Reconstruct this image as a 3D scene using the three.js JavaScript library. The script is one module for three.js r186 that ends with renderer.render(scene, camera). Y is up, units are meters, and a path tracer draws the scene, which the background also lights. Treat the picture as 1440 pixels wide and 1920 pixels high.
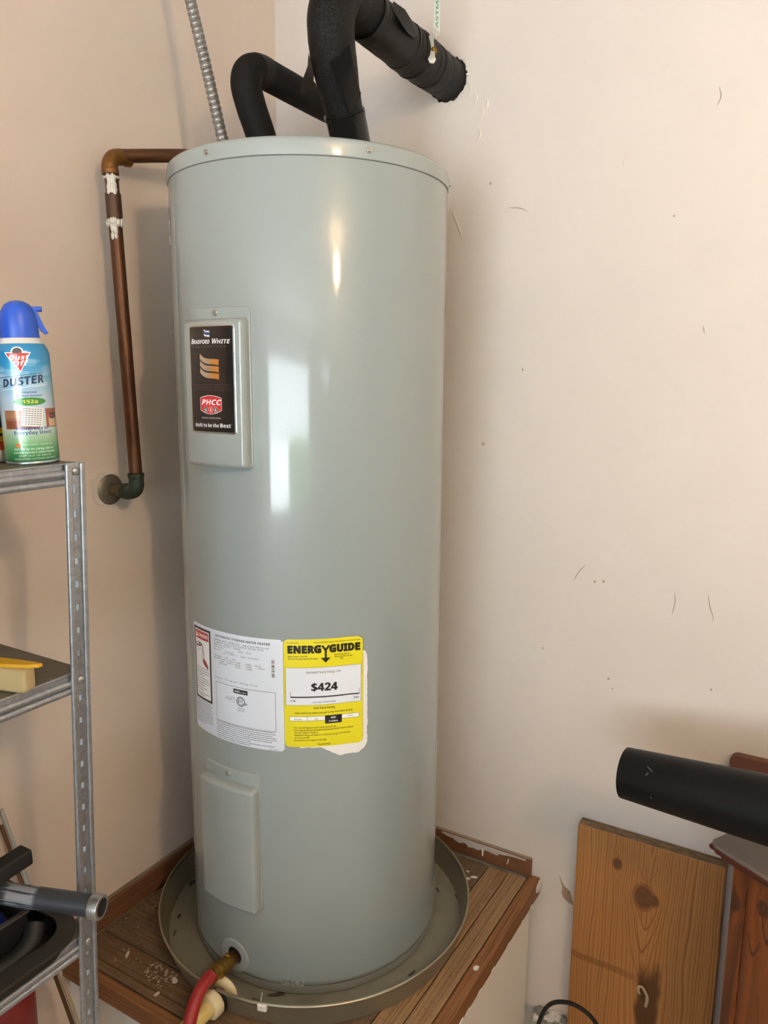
import * as THREE from 'three';
import { mergeGeometries, mergeVertices } from 'three/addons/utils/BufferGeometryUtils.js';
import { RoundedBoxGeometry } from 'three/addons/geometries/RoundedBoxGeometry.js';
import { ImprovedNoise } from 'three/addons/math/ImprovedNoise.js';

// ------------------------------------------------------------------ camera, sky, sun, exposure
const scene = new THREE.Scene();
const camera = new THREE.PerspectiveCamera(67.3, 3 / 4, 0.05, 100);
camera.position.set(1.24, 1.6, 1.562);
camera.rotation.order = 'YXZ';
camera.rotation.set(THREE.MathUtils.degToRad(-9.85), THREE.MathUtils.degToRad(30.85), THREE.MathUtils.degToRad(0.34));
scene.add(camera);
const renderer = new THREE.WebGLRenderer({ antialias: true });
renderer.toneMapping = THREE.LinearToneMapping;
renderer.toneMappingExposure = 2.17;
renderer.shadowMap.enabled = true;
renderer.setSize(1440, 1920);
scene.background = new THREE.Color().setRGB(0.66, 0.84, 1.0);
scene.backgroundIntensity = 2.0;
const sun = new THREE.DirectionalLight(0xffffff, 50);
sun.position.set(-3, 16, 7.5);
sun.target.position.set(3, 0, 11);
sun.castShadow = true;
Object.assign(sun.shadow.camera, { left: -14, right: 14, top: 14, bottom: -14, near: 1, far: 50 });
sun.shadow.mapSize.set(2048, 2048);
scene.add(sun, sun.target);
const BULB = { color: 0xffe0b6, power: 0.25, at: [2.2, 2.335, 1.62] };

// ------------------------------------------------------------------ helpers
const V = (x, y, z) => new THREE.Vector3(x, y, z);
const D2R = Math.PI / 180;
function rng(seed) { let a = seed >>> 0; return () => { a = (a + 0x6d2b79f5) >>> 0; let t = a; t = Math.imul(t ^ (t >>> 15), t | 1); t ^= t + Math.imul(t ^ (t >>> 7), t | 61); return ((t ^ (t >>> 14)) >>> 0) / 4294967296; }; }
const noise = new ImprovedNoise();
const taken = {};
function numbered(name) { const n = taken[name] = (taken[name] ?? -1) + 1; return n ? `${name}_${String(n).padStart(3, '0')}` : name; }
function shade(o) { o.castShadow = true; o.receiveShadow = true; return o; }
function tag(o, label, category, group) { o.userData.label = label; o.userData.category = category; if (group) o.userData.group = group; return o; }
function thing(name, label, category, at = [0, 0, 0], group) {
  const o = new THREE.Group(); o.name = numbered(name); o.position.set(...at); scene.add(o); return tag(o, label, category, group);
}
function mesh(name, geo, mat, parent = scene) {
  const g = Array.isArray(geo) ? mergeGeometries(geo.map((x) => { const y = x.index ? x.toNonIndexed() : x.clone(); for (const k of Object.keys(y.attributes)) if (!['position', 'normal', 'uv'].includes(k)) y.deleteAttribute(k); return y; })) : geo;
  const m = shade(new THREE.Mesh(g, mat)); m.name = parent === scene ? numbered(name) : numberedIn(parent, name); parent.add(m); return m;
}
const partNames = new WeakMap();
function numberedIn(parent, name) { if (!partNames.has(parent)) partNames.set(parent, {}); const c = partNames.get(parent), n = c[name] = (c[name] ?? -1) + 1; return n ? `${name}_${String(n).padStart(3, '0')}` : name; }
function struct(name, geo, mat, parent) { const m = mesh(name, geo, mat, parent); if (!parent) m.userData.kind = 'structure'; return m; }
function boxG(x0, x1, y0, y1, z0, z1, r = 0, seg = 2) {
  const w = x1 - x0, h = y1 - y0, d = z1 - z0;
  const g = r ? new RoundedBoxGeometry(w, h, d, seg, Math.min(r, w / 2.01, h / 2.01, d / 2.01)) : new THREE.BoxGeometry(w, h, d);
  g.translate((x0 + x1) / 2, (y0 + y1) / 2, (z0 + z1) / 2); return g;
}
// uv in metres from the dominant axis of each face; `grain` is the axis that becomes v
function boxUV(g, grain = 'y', off = [0, 0]) {
  g = g.index ? g.toNonIndexed() : g; const p = g.attributes.position, uv = new Float32Array(p.count * 2);
  const a = V(), b = V(), c = V(), n = V(), k = { x: 0, y: 1, z: 2 }[grain];
  for (let i = 0; i < p.count; i += 3) {
    a.fromBufferAttribute(p, i); b.fromBufferAttribute(p, i + 1); c.fromBufferAttribute(p, i + 2);
    n.copy(b).sub(a).cross(c.clone().sub(a)); const m = [Math.abs(n.x), Math.abs(n.y), Math.abs(n.z)], ax = m.indexOf(Math.max(...m));
    let va = k, ua = [0, 1, 2].find((q) => q !== ax && q !== k); if (ax === k) { const o = [0, 1, 2].filter((q) => q !== ax); ua = o[0]; va = o[1]; }
    for (let j = 0; j < 3; j++) { uv[(i + j) * 2] = p.array[(i + j) * 3 + ua] + off[0]; uv[(i + j) * 2 + 1] = p.array[(i + j) * 3 + va] + off[1]; }
  }
  g.setAttribute('uv', new THREE.BufferAttribute(uv, 2)); return g;
}
function cylG(r0, r1, a, b, seg = 24, open = false) { // tapered cylinder from a to b (arrays)
  const A = V(...a), B = V(...b), d = B.clone().sub(A), g = new THREE.CylinderGeometry(r1, r0, d.length(), seg, 1, open);
  g.applyQuaternion(new THREE.Quaternion().setFromUnitVectors(V(0, 1, 0), d.clone().normalize())); g.translate(...A.add(B).multiplyScalar(0.5).toArray()); return g;
}
function lathe(pts, seg = 48) { return new THREE.LatheGeometry(pts.map((p) => new THREE.Vector2(p[0], p[1])), seg); }
function latheAlong(pts, a, b, seg = 32) { // profile (radius, distance along a->b)
  const g = lathe(pts, seg), A = V(...a), d = V(...b).sub(A).normalize();
  g.applyQuaternion(new THREE.Quaternion().setFromUnitVectors(V(0, 1, 0), d)); g.translate(...A.toArray()); return g;
}
const curve = (pts, tension = 0.5) => new THREE.CatmullRomCurve3(pts.map((p) => V(...p)), false, 'catmullrom', tension);
function tubeG(pts, r, seg = 80, rad = 20, tension = 0.5) { return new THREE.TubeGeometry(curve(pts, tension), seg, r, rad, false); }
// tube with radius rf(t, angle, length along)
function tubeVar(c, rf, seg, rad, t0 = 0, t1 = 1, caps = true) {
  const fr = c.computeFrenetFrames(seg, false), L = c.getLength(), pos = [], uv = [], idx = [];
  for (let i = 0; i <= seg; i++) {
    const u = i / seg, P = c.getPointAt(t0 + (t1 - t0) * u), N = fr.normals[Math.min(seg, Math.round((t0 + (t1 - t0) * u) * seg))], T = c.getTangentAt(t0 + (t1 - t0) * u);
    const n = N.clone().addScaledVector(T, -N.dot(T)).normalize(), b = T.clone().cross(n);
    for (let j = 0; j <= rad; j++) {
      const a = j / rad * Math.PI * 2, r = rf(u, a === Math.PI * 2 ? 0 : a, u * L * (t1 - t0));
      pos.push(P.x + r * (Math.cos(a) * n.x + Math.sin(a) * b.x), P.y + r * (Math.cos(a) * n.y + Math.sin(a) * b.y), P.z + r * (Math.cos(a) * n.z + Math.sin(a) * b.z)); uv.push(j / rad, u * L * (t1 - t0));
    }
  }
  const w = rad + 1; for (let i = 0; i < seg; i++) for (let j = 0; j < rad; j++) { const q = i * w + j; idx.push(q, q + 1, q + w, q + 1, q + w + 1, q + w); }
  if (caps) for (const i of [0, seg]) { const P = c.getPointAt(t0 + (t1 - t0) * i / seg), k = pos.length / 3; pos.push(P.x, P.y, P.z); uv.push(0.5, 0); for (let j = 0; j < rad; j++) i ? idx.push(k, i * w + j + 1, i * w + j) : idx.push(k, i * w + j, i * w + j + 1); }
  const g = new THREE.BufferGeometry(); g.setAttribute('position', new THREE.Float32BufferAttribute(pos, 3)); g.setAttribute('uv', new THREE.Float32BufferAttribute(uv, 2)); g.setIndex(idx); g.computeVertexNormals(); return flipIfInward(g);
}
function flipIfInward(g) { // make a closed-ish surface face outward
  const p = g.attributes.position, ix = g.index.array; let vol = 0; const a = V(), b = V(), c = V();
  for (let i = 0; i < ix.length; i += 3) { a.fromBufferAttribute(p, ix[i]); b.fromBufferAttribute(p, ix[i + 1]); c.fromBufferAttribute(p, ix[i + 2]); vol += a.dot(b.cross(c)); }
  if (vol < 0) { for (let i = 0; i < ix.length; i += 3) { const t = ix[i]; ix[i] = ix[i + 1]; ix[i + 1] = t; } g.computeVertexNormals(); } return g;
}
function extrude(pts, depth, bevel = 0, holes = []) {
  const s = new THREE.Shape(pts.map((p) => new THREE.Vector2(p[0], p[1]))); for (const h of holes) s.holes.push(new THREE.Path(h.map((p) => new THREE.Vector2(p[0], p[1]))));
  return new THREE.ExtrudeGeometry(s, { depth, bevelEnabled: bevel > 0, bevelSize: bevel, bevelThickness: bevel, bevelSegments: 2, curveSegments: 8 });
}
const S = (hex) => new THREE.Color(hex);
function std(color, roughness = 0.7, metalness = 0, more = {}) { return new THREE.MeshStandardMaterial({ color, roughness, metalness, ...more }); }
function phys(o) { return new THREE.MeshPhysicalMaterial(o); }

// ------------------------------------------------------------------ textures
function dataTex(w, h, f, srgb = true, rx = 1, ry = 1) {
  const d = new Uint8Array(w * h * 4);
  for (let y = 0; y < h; y++) for (let x = 0; x < w; x++) { const c = f(x / w, y / h, x, y), i = (y * w + x) * 4; d[i] = Math.max(0, Math.min(255, c[0])); d[i + 1] = Math.max(0, Math.min(255, c[1])); d[i + 2] = Math.max(0, Math.min(255, c[2])); d[i + 3] = 255; }
  const t = new THREE.DataTexture(d, w, h); t.wrapS = t.wrapT = THREE.RepeatWrapping; t.magFilter = THREE.LinearFilter; t.minFilter = THREE.LinearMipmapLinearFilter; t.generateMipmaps = true; t.needsUpdate = true;
  if (srgb) t.colorSpace = THREE.SRGBColorSpace; t.repeat.set(rx, ry); return t;
}
// noise that repeats over the unit square
function tile(u, v, f, z) {
  const n = (a, b) => noise.noise(a * f, b * f, z), a = u, b = v;
  return n(a, b) * (1 - a) * (1 - b) + n(a - 1, b) * a * (1 - b) + n(a, b - 1) * (1 - a) * b + n(a - 1, b - 1) * a * b;
}
const clamp = (x, a = 0, b = 1) => Math.max(a, Math.min(b, x));
const lerp = (a, b, t) => a + (b - a) * t, mix3 = (a, b, t) => [lerp(a[0], b[0], t), lerp(a[1], b[1], t), lerp(a[2], b[2], t)];
const smooth = (a, b, x) => { const t = clamp((x - a) / (b - a)); return t * t * (3 - 2 * t); };
const rgb = (h) => [(h >> 16) & 255, (h >> 8) & 255, h & 255];

// plaster wall: slightly blotchy pinkish-cream paint, trowelled relief
function wallMat(color, seed) {
  const c = rgb(color);
  const map = dataTex(512, 512, (u, v) => { const k = 1 + 0.020 * tile(u, v, 4, seed) + 0.014 * tile(u, v, 17, seed + 3) + 0.006 * tile(u, v, 70, seed + 7); return [c[0] * k, c[1] * k, c[2] * (k - 0.008 * tile(u, v, 6, seed + 9))]; }, true, 1 / 1.9, 1 / 1.9);
  const bump = dataTex(1024, 1024, (u, v) => { const k = 128 + 60 * tile(u, v, 7, seed + 1) + 34 * tile(u, v, 30, seed + 2) + 16 * tile(u, v, 120, seed + 5); return [k, k, k]; }, false, 1 / 1.3, 1 / 1.3);
  return std(0xffffff, 0.62, 0, { map, bumpMap: bump, bumpScale: 0.0022 });
}
// sawn softwood; u across (metres), v along the grain (metres)
function wood({ w = 0.3, h = 0.9, W = 384, H = 1152, light, dark, seed = 1, lines = 60, bow = 0.4, knots = [], dirt = 0, dirtColor = 0x6b6259, stain = [], vees = [], center = 0.5, contrast = 1 }) {
  const L = rgb(light), K = rgb(dark), Q = rgb(dirtColor);
  return dataTex(W, H, (u, v) => {
    const x = u * w, y = v * h; let uu = (u - center), warp = 0.012 * noise.noise(u * 3, v * 2.2, seed) + 0.004 * noise.noise(u * 14, v * 6, seed + 4);
    let kd = 0; for (const [kx, ky, kr] of knots) { const dx = x - kx, dy = y - ky, d = Math.hypot(dx, dy * 0.75) / kr; warp += Math.sign(dx || 1) * -0.016 * Math.exp(-d * d * 0.25) * Math.exp(-Math.abs(dx) / (kr * 2)); kd = Math.max(kd, 1 - smooth(0.7, 1.15, d)); }
    const a = Math.abs(uu + warp * 2.4), f = lines * (a * 1.0 + 0.02 * bow) ** 1.08 + bow * 12 * Math.exp(-((a / 0.13) ** 2)) * (0.8 - v * 1.25);
    const fq = f + 0.9 * noise.noise(u * 9, v * 0.8, seed + 17), s = fq - Math.floor(fq), hs = Math.abs(Math.sin(Math.floor(fq) * 12.9898 + (uu > 0 ? 3.1 : 0)) * 43758.5) % 1, ring = smooth(0.25, 0.85, s) * (1 - smooth(0.9, 1, s)) * (0.35 + 0.85 * hs);
    const fine = noise.noise(u * 90, v * 7, seed + 8) * 0.5 + noise.noise(u * 240, v * 16, seed + 2) * 0.35;
    let c = mix3(L, K, clamp((0.16 + 0.55 * ring + 0.16 * fine + 0.16 * noise.noise(u * 2.3, v * 1.6, seed + 6)) * contrast));
    if (kd > 0) { const r = Math.sin(16 * kd + 3 * noise.noise(u * 20, v * 40, seed)) * 0.25 + 0.45, edge = 4 * kd * (1 - kd); c = mix3(c, K, clamp(kd * (0.45 + 0.7 * r))); c = mix3(c, [84, 50, 28], 0.28 * edge * (0.6 + 0.8 * noise.noise(u * 16, v * 22, seed + 3))); if (kd > 0.96) c = mix3(c, [70, 42, 24], 0.5); } for (const [vx, top, apex, hw, kk] of vees) { const q = Math.abs(x - vx + 0.004 * noise.noise(3, v * 9, seed)) / hw; if (q < 1 && y < top) { const cy = apex + (top - apex) * q ** 1.5, d = Math.abs(y - cy) * hw / (top - apex) * 1.4; c = mix3(c, K, kk * (1 - smooth(0.0006, 0.0026, d))); } }
    for (const [sx, sy, sw, sh, col, k] of stain) { const m = smooth(1, 0.55, Math.abs((x - sx) / sw + 0.3 * noise.noise(u * 8, v * 14, seed + 11))) * smooth(1, 0.6, Math.abs((y - sy) / sh + 0.25 * noise.noise(u * 12, v * 9, seed + 13))); c = mix3(c, rgb(col), k * m); }
    if (dirt) { const m = clamp(dirt * (0.75 + 0.9 * noise.noise(u * 5, v * 9, seed + 20) + 0.5 * noise.noise(u * 19, v * 34, seed + 22))); c = mix3(c, Q, m); const sp = noise.noise(u * 40, v * 80, seed + 25); if (sp > 0.42) c = mix3(c, [52, 40, 30], clamp((sp - 0.42) * 5 * dirt)); }
    return c;
  }, true, 1 / w, 1 / h);
}
function canvasTex(w, h, draw) {
  const c = document.createElement('canvas'); c.width = w; c.height = h; const g = c.getContext('2d'); draw(g, w, h);
  const t = new THREE.CanvasTexture(c); t.colorSpace = THREE.SRGBColorSpace; t.anisotropy = 8; return t;
}
function fitText(g, s, x, y, width, font, size, align = 'left') { // text squeezed to an exact width
  g.font = `${font.replace('@', size + 'px')}`; const m = g.measureText(s).width || 1; g.save(); g.translate(x, y); g.scale(width / m, 1); g.textAlign = 'left'; g.textBaseline = 'alphabetic'; g.fillText(s, align === 'center' ? -m / 2 : 0, 0); g.restore();
}
function spaced(g, s, x, y, width, font) { g.font = font; g.textAlign = 'center'; g.textBaseline = 'alphabetic'; for (let i = 0; i < s.length; i++) g.fillText(s[i], x + width * (i + 0.5) / s.length, y); }

// ------------------------------------------------------------------ materials
const M = {
  wallLeft: wallMat(0xe7d6c9, 11), wallRight: wallMat(0xdacfc6, 31), wallPlain: std(0xeee8de, 0.7), ceiling: std(0xf7f2e8, 0.8),
  concrete: std(0xffffff, 0.9, 0, { map: dataTex(256, 256, (u, v) => { const k = 190 + 22 * tile(u, v, 9, 3) + 26 * tile(u, v, 40, 5); return [k, k - 2, k - 6]; }, true, 2, 2) }),
  driveway: std(0xa8adb2, 0.95),
  tank: phys({ color: 0x949d9c, roughness: 0.42, clearcoat: 1, clearcoatRoughness: 0.09, bumpMap: null }),
  tankLid: phys({ color: 0x9ba3a1, roughness: 0.4, clearcoat: 0.9, clearcoatRoughness: 0.12 }),
  zinc: std(0xb9bbb9, 0.34, 0.9), screw: std(0xc4c6c4, 0.3, 0.95), steelDark: std(0x5c5f60, 0.4, 0.9),
  conduit: std(0x9b9a98, 0.42, 0.75),
  foam: phys({ color: 0x070708, roughness: 0.5, specularIntensity: 0.6, bumpMap: dataTex(256, 256, (u, v) => { const k = 128 + 70 * tile(u, v, 34, 2) + 55 * tile(u, v, 80, 4); return [k, k, k]; }, false, 3, 14), bumpScale: 0.0034 }),
  foamPlain: phys({ color: 0x100f0e, roughness: 0.7, specularIntensity: 0.5 }), tape: phys({ color: 0x09090a, roughness: 0.24, specularIntensity: 0.7 }),
  tapeMatte: phys({ color: 0x131211, roughness: 0.5, specularIntensity: 0.6 }), brass: std(0xa07a35, 0.36, 0.95),
  red: phys({ color: 0x9c1f22, roughness: 0.5, clearcoat: 0.25, clearcoatRoughness: 0.4 }),
  cream: std(0xd9c9a0, 0.45), creamPipe: std(0xcdb46f, 0.5), black: std(0x0f0f10, 0.55), rubber: std(0x161515, 0.7),
  white: std(0xe4e0da, 0.6), paint: std(0xe2dad2, 0.7), chip: std(0xcfc4b4, 0.8),
  pan: std(0x98917f, 0.4, 0.55), panRim: std(0xb4ac98, 0.3, 0.9),
  abs: phys({ color: 0x05070b, roughness: 0.46, specularIntensity: 0.5 }),
};
{ // orange-peel relief of the sprayed tank paint, uv in metres
  const b = dataTex(512, 512, (u, v) => { const k = 128 + 60 * tile(u, v, 26, 2) + 50 * tile(u, v, 60, 9); return [k, k, k]; }, false, 1 / 0.11, 1 / 0.11);
  M.tank.bumpMap = b; M.tank.bumpScale = 0.0002; M.tankLid.bumpMap = b; M.tankLid.bumpScale = 0.0001;
}
{ // copper: brown tarnish
  M.copper = std(0xffffff, 0.4, 0.7, { map: dataTex(128, 512, (u, v) => { const k = 0.5 + 0.5 * tile(u, v, 5, 4) + 0.25 * tile(u, v, 24, 8); return mix3([70, 46, 36], [128, 88, 62], clamp(k)); }, true, 1, 1.6) });
  M.copperElbow = std(0x80592f, 0.42, 0.7); M.copperGreen = std(0x38433a, 0.6, 0.45); M.solder = std(0xd9d6d0, 0.45, 0.3); M.copperDark = std(0x584338, 0.45, 0.6);
}
{ // galvanised spangle
  M.galv = std(0xffffff, 0.4, 0.75, { map: dataTex(256, 256, (u, v) => { const k = 166 + 22 * tile(u, v, 16, 6) + 16 * tile(u, v, 44, 8); return [k, k + 4, k + 9]; }, true, 6, 6) });
  M.galvLit = std(0xe2e5e7, 0.55, 0.15);  // end flange zinc lightened to put the door light into its colour
  M.galvShelf = std(0xffffff, 0.5, 0.6, { map: dataTex(256, 256, (u, v) => { const k = 118 + 20 * tile(u, v, 9, 6) + 14 * tile(u, v, 50, 8); return [k, k - 6, k - 14]; }, true, 2, 2) });
}
const W = {
  deck: std(0xffffff, 0.85, 0, { map: wood({ w: 0.34, h: 0.8, W: 256, H: 768, light: 0x8f7356, dark: 0x5c4430, seed: 5, lines: 34, dirt: 0.7, dirtColor: 0x665646 }) }),  // dusty planks; extra dirt darkening puts the left side's shade into the colour
  strip: std(0xffffff, 0.75, 0, { map: wood({ w: 0.06, h: 0.75, W: 96, H: 768, light: 0xb89468, dark: 0x7a583c, seed: 9, lines: 9, contrast: 1.5, dirt: 0.5, dirtColor: 0x93795c }) }),
  stripShaded: std(0xffffff, 0.8, 0, { map: wood({ w: 0.06, h: 0.75, W: 96, H: 768, light: 0x8f7050, dark: 0x5a3f28, seed: 10, lines: 9, dirt: 0.6, dirtColor: 0x665140 }) }),  // strip wood again, with the tank's shadow put into its colours and dirt
  face: std(0xffffff, 0.6, 0, { map: wood({ w: 0.06, h: 0.75, W: 96, H: 768, light: 0xa06c42, dark: 0x5c341b, seed: 13, lines: 11, dirt: 0.08 }) }),
  base: std(0xffffff, 0.62, 0, { map: wood({ w: 0.06, h: 0.75, W: 96, H: 768, light: 0x84573a, dark: 0x543420, seed: 17, lines: 10, dirt: 0.06 }) }),
  pine: std(0xffffff, 0.5, 0, { map: wood({ w: 0.3, h: 0.66, W: 640, H: 1400, light: 0xba8249, dark: 0x855228, seed: 21, lines: 46, bow: 0.55, center: 0.52, knots: [[0.088, 0.585, 0.011], [0.146, 0.528, 0.024], [0.166, 0.527, 0.012]], stain: [[0.168, 0.275, 0.028, 0.11, 0x4c2c16, 0.85], [0.06, 0.335, 0.1, 0.01, 0x6a3f1e, 0.4]], vees: [[0.152, 0.53, 0.455, 0.026, 0.75], [0.151, 0.53, 0.40, 0.034, 0.85], [0.150, 0.52, 0.335, 0.042, 0.65], [0.15, 0.6, 0.565, 0.02, 0.5]], contrast: 1.0 }) }),
  pineEnd: std(0x7d6a52, 0.9), 
  stained: phys({ color: 0xffffff, roughness: 0.42, clearcoat: 0.2, clearcoatRoughness: 0.4, map: wood({ w: 0.4, h: 0.9, W: 384, H: 864, light: 0x8e4a1c, dark: 0x3c170a, seed: 33, lines: 13, bow: 0.9, center: 0.4, vees: [[0.085, 0.735, 0.665, 0.016, 0.95], [0.062, 0.66, 0.625, 0.012, 0.95], [0.12, 0.74, 0.69, 0.03, 0.8], [0.17, 0.62, 0.45, 0.03, 0.8], [0.1, 0.56, 0.40, 0.02, 0.7]], knots: [[0.075, 0.72, 0.012], [0.15, 0.56, 0.016], [0.24, 0.70, 0.014]], stain: [[0.02, 0.6, 0.02, 0.3, 0x4a1c0c, 0.5]] }) }),
  stainedEdge: std(0x5b2a1c, 0.5), dusty: std(0x7d736b, 0.85),
  maroon: std(0x6a4238, 0.75),
};

// ------------------------------------------------------------------ structure: garage with an open door behind the camera
const P = 0.47;                                             // platform top
const XR = 6.4, ZF = 5.0, YC = 2.52;
{
  const wl = struct('wall_left', boxUV(boxG(-0.15, 0, 0, YC, -0.15, ZF), 'y'), M.wallLeft);
  const wr = struct('wall_right', boxUV(boxG(0, XR, 0.13, YC, -0.15, 0), 'y'), M.wallRight);
  struct('trim_1', boxUV(boxG(0, XR, 0, 0.13, -0.15, -0.001), 'y'), M.concrete);       // concrete footing below the right wall
  struct('floor', boxUV(boxG(-0.15, XR + 0.15, -0.15, 0, -0.15, ZF + 0.2), 'x'), M.concrete);
  struct('ceiling', boxG(-0.15, XR + 0.15, YC, YC + 0.15, -0.15, ZF + 0.2), M.ceiling);
  struct('wall_back', boxG(XR, XR + 0.15, 0, YC, -0.15, ZF + 0.2), M.wallPlain);
  // front wall with the garage door opening and a small window
  const DX0 = 0.55, DX1 = 3.5, DY = 2.1, WX0 = 4.75, WX1 = 6.0, WY0 = 1.88, WY1 = 2.3;
  struct('wall_front', [boxG(-0.15, DX0, 0, YC, ZF, ZF + 0.2), boxG(DX0, DX1, DY, YC, ZF, ZF + 0.2), boxG(DX1, WX0, 0, YC, ZF, ZF + 0.2), boxG(WX0, WX1, 0, WY0, ZF, ZF + 0.2), boxG(WX0, WX1, WY1, YC, ZF, ZF + 0.2), boxG(WX1, XR, 0, YC, ZF, ZF + 0.2)], M.wallPlain);
  const win = struct('window_1', [boxG(WX0, WX1, WY0, WY0 + 0.05, ZF + 0.06, ZF + 0.14), boxG(WX0, WX1, WY1 - 0.05, WY1, ZF + 0.06, ZF + 0.14), boxG(WX0, WX0 + 0.05, WY0, WY1, ZF + 0.06, ZF + 0.14), boxG(WX1 - 0.05, WX1, WY0, WY1, ZF + 0.06, ZF + 0.14)], M.white);
  struct('ground', boxG(-14, 20, -0.25, -0.1, ZF + 0.2, 34), M.driveway);
  struct('wall_neighbour', boxG(-10, 18, -0.1, 4.5, 22, 22.3), std(0xd2d6d8, 0.9));

  // ---- scratches, chips and lumps on the two painted walls
  const R = rng(5), paintBump = std(0xdfd3c6, 0.6), dark = std(0xa59b8e, 0.8);
  const scratch = (pts, r, mat, name) => { const c = curve(pts.map(([x, y]) => [x, y, 0.0002])); mesh(name, tubeVar(c, (u) => r * (0.25 + 0.75 * Math.sin(Math.PI * u)), 10, 6), mat, wr); };
  const at = [[[0.992, 2.112], [0.996, 2.094], [0.990, 2.08]], [[0.979, 1.185], [0.981, 1.165], [0.977, 1.14]], [[1.04, 1.192], [1.046, 1.165], [1.053, 1.148], [1.052, 1.138]], [[0.838, 2.02], [0.833, 2.008], [0.83, 1.998]], [[0.995, 1.70], [0.998, 1.685]], [[0.60, 1.948], [0.625, 1.945], [0.645, 1.936]], [[0.8, 1.22], [0.785, 1.2], [0.775, 1.18]]];
  at.forEach((p, i) => scratch(p, i === 3 ? 0.002 : 0.0011, i === 3 ? paintBump : dark, 'paint_scratch'));
  scratch([[0.473, 1.955], [0.487, 1.925], [0.499, 1.895]], 0.0022, paintBump, 'paint_scratch');
  for (const [x, y] of [[0.52, 2.17], [0.535, 2.14], [0.53, 2.1], [0.505, 2.19], [0.545, 2.155]]) scratch([[x, y + 0.014], [x + 0.004, y], [x - 0.002, y - 0.016]], 0.0024, paintBump, 'paint_scratch');
  for (const [x, y] of [[0.82, 1.185], [0.838, 1.188], [0.715, 1.02], [0.56, 2.0], [0.93, 1.9], [1.06, 1.0], [0.86, 0.98], [0.645, 1.62], [0.56, 1.46], [0.87, 0.96]]) { const g = new THREE.SphereGeometry(0.0016 + 0.001 * R(), 8, 6); g.scale(1, 1.2, 0.5); g.translate(x, y, 0.0003); mesh('wall_speck', g, dark, wr); }
  { // patch where the paint has peeled off beside the leaning board
    const g = extrude([[0.776, 0.492], [0.788, 0.47], [0.802, 0.462], [0.812, 0.43], [0.8, 0.432], [0.788, 0.44], [0.783, 0.452], [0.785, 0.463]], 0.0004); mesh('peeled_patch', g, std(0xa58d72, 0.9), wr);
    // torn lower edge of the plasterboard over the footing
    const r2 = rng(44); for (let i = 0; i < 26; i++) { const q = new THREE.IcosahedronGeometry(0.006 + 0.011 * r2(), 0); q.scale(1.3, 0.8, 0.7); q.rotateZ(r2() * 3); q.translate(0.74 + 0.1 * r2(), 0.112 + 0.026 * r2(), 0.002 + 0.008 * r2()); mesh('plaster_crumb', q, r2() < 0.55 ? std(0x8f8d86, 0.95) : M.paint, wr); }
  }
  { // ragged hole round the front pipe
    const pts = [], r2 = rng(9); for (let i = 0; i < 40; i++) { const a = i / 40 * Math.PI * 2, r = 0.0415 + 0.005 * r2(); pts.push([0.457 + r * Math.cos(a), 2.217 + r * Math.sin(a)]); }
    mesh('pipe_hole', extrude(pts, 0.0006), std(0x231d19, 0.95), wr);
    for (let i = 0; i < 7; i++) { const a = -1.5 + i * 0.36 + 0.2 * r2(), r = 0.0455 + 0.003 * r2(); const q = new THREE.IcosahedronGeometry(0.0018 + 0.002 * r2(), 0); q.translate(0.457 + r * Math.cos(a), 2.217 + r * Math.sin(a), 0.002); mesh('plaster_crumb', q, M.paint, wr); }
  }
  { // plaster patch behind the flange of the copper pipe on the left wall
    const g = extrude([[-0.592, 1.405], [-0.578, 1.415], [-0.56, 1.412], [-0.553, 1.37], [-0.57, 1.352], [-0.586, 1.36]], 0.0025, 0.0008); g.rotateY(Math.PI / 2); mesh('plaster_patch', g, paintBump, wl);
  }
  // baseboards on the platform
  const bl = struct('baseboard_left', boxUV(boxG(0, 0.014, P, 0.522, 0.02, 0.735, 0.002), 'z'), W.base);
  mesh('paint_line', boxG(0.0005, 0.009, 0.5215, 0.5245, 0.02, 0.735), std(0x8f7a68, 0.8), bl);
  const br = struct('baseboard_right', boxUV(boxG(0, 0.712, P, 0.512, 0, 0.013, 0.002), 'x', [0.013, 0.2]), W.base);
  const rr = rng(77), edge = []; for (let i = 0; i <= 30; i++) { const x = 0.485 + i * 0.0072; edge.push([x, 0.510 - (0.013 * Math.sin(Math.PI * Math.min(1, i / 26)) * (0.6 + 0.7 * rr()))]); }
  mesh('paint_remnant', (() => { const g = extrude([[0.485, 0.5135], ...edge, [0.70, 0.5135]], 0.0012); g.translate(0, -0.0018, 0.0124); return g; })(), std(0xc4bcb6, 0.7), br);
  mesh('paint_line', boxG(0.3, 0.711, 0.5117, 0.5127, 0.0005, 0.0085), std(0x9d8c7b, 0.8), br);
  mesh('paint_drip', cylG(0.002, 0.003, [0.593, 0.484, 0.013], [0.593, 0.502, 0.013], 8), M.white, br);
  mesh('paint_drip', cylG(0.0012, 0.0018, [0.655, 0.484, 0.013], [0.659, 0.499, 0.013], 8), M.paint, br);
 
}
{ // closed bench added behind the viewer to shade the lower walls from the doorway
  const t = thing('added_bench', 'unseen bench added behind the viewer to shade the lower walls', 'added_bench', [0, 0, 0]);
  mesh('bench_top', boxG(0.45, 4.3, 0.87, 0.92, 2.55, 3.3, 0.006), std(0x5e5852, 0.7), t); mesh('bench_body', boxG(0.5, 4.25, 0, 0.87, 2.6, 3.25, 0.004), std(0x54514d, 0.8), t);
}
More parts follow.
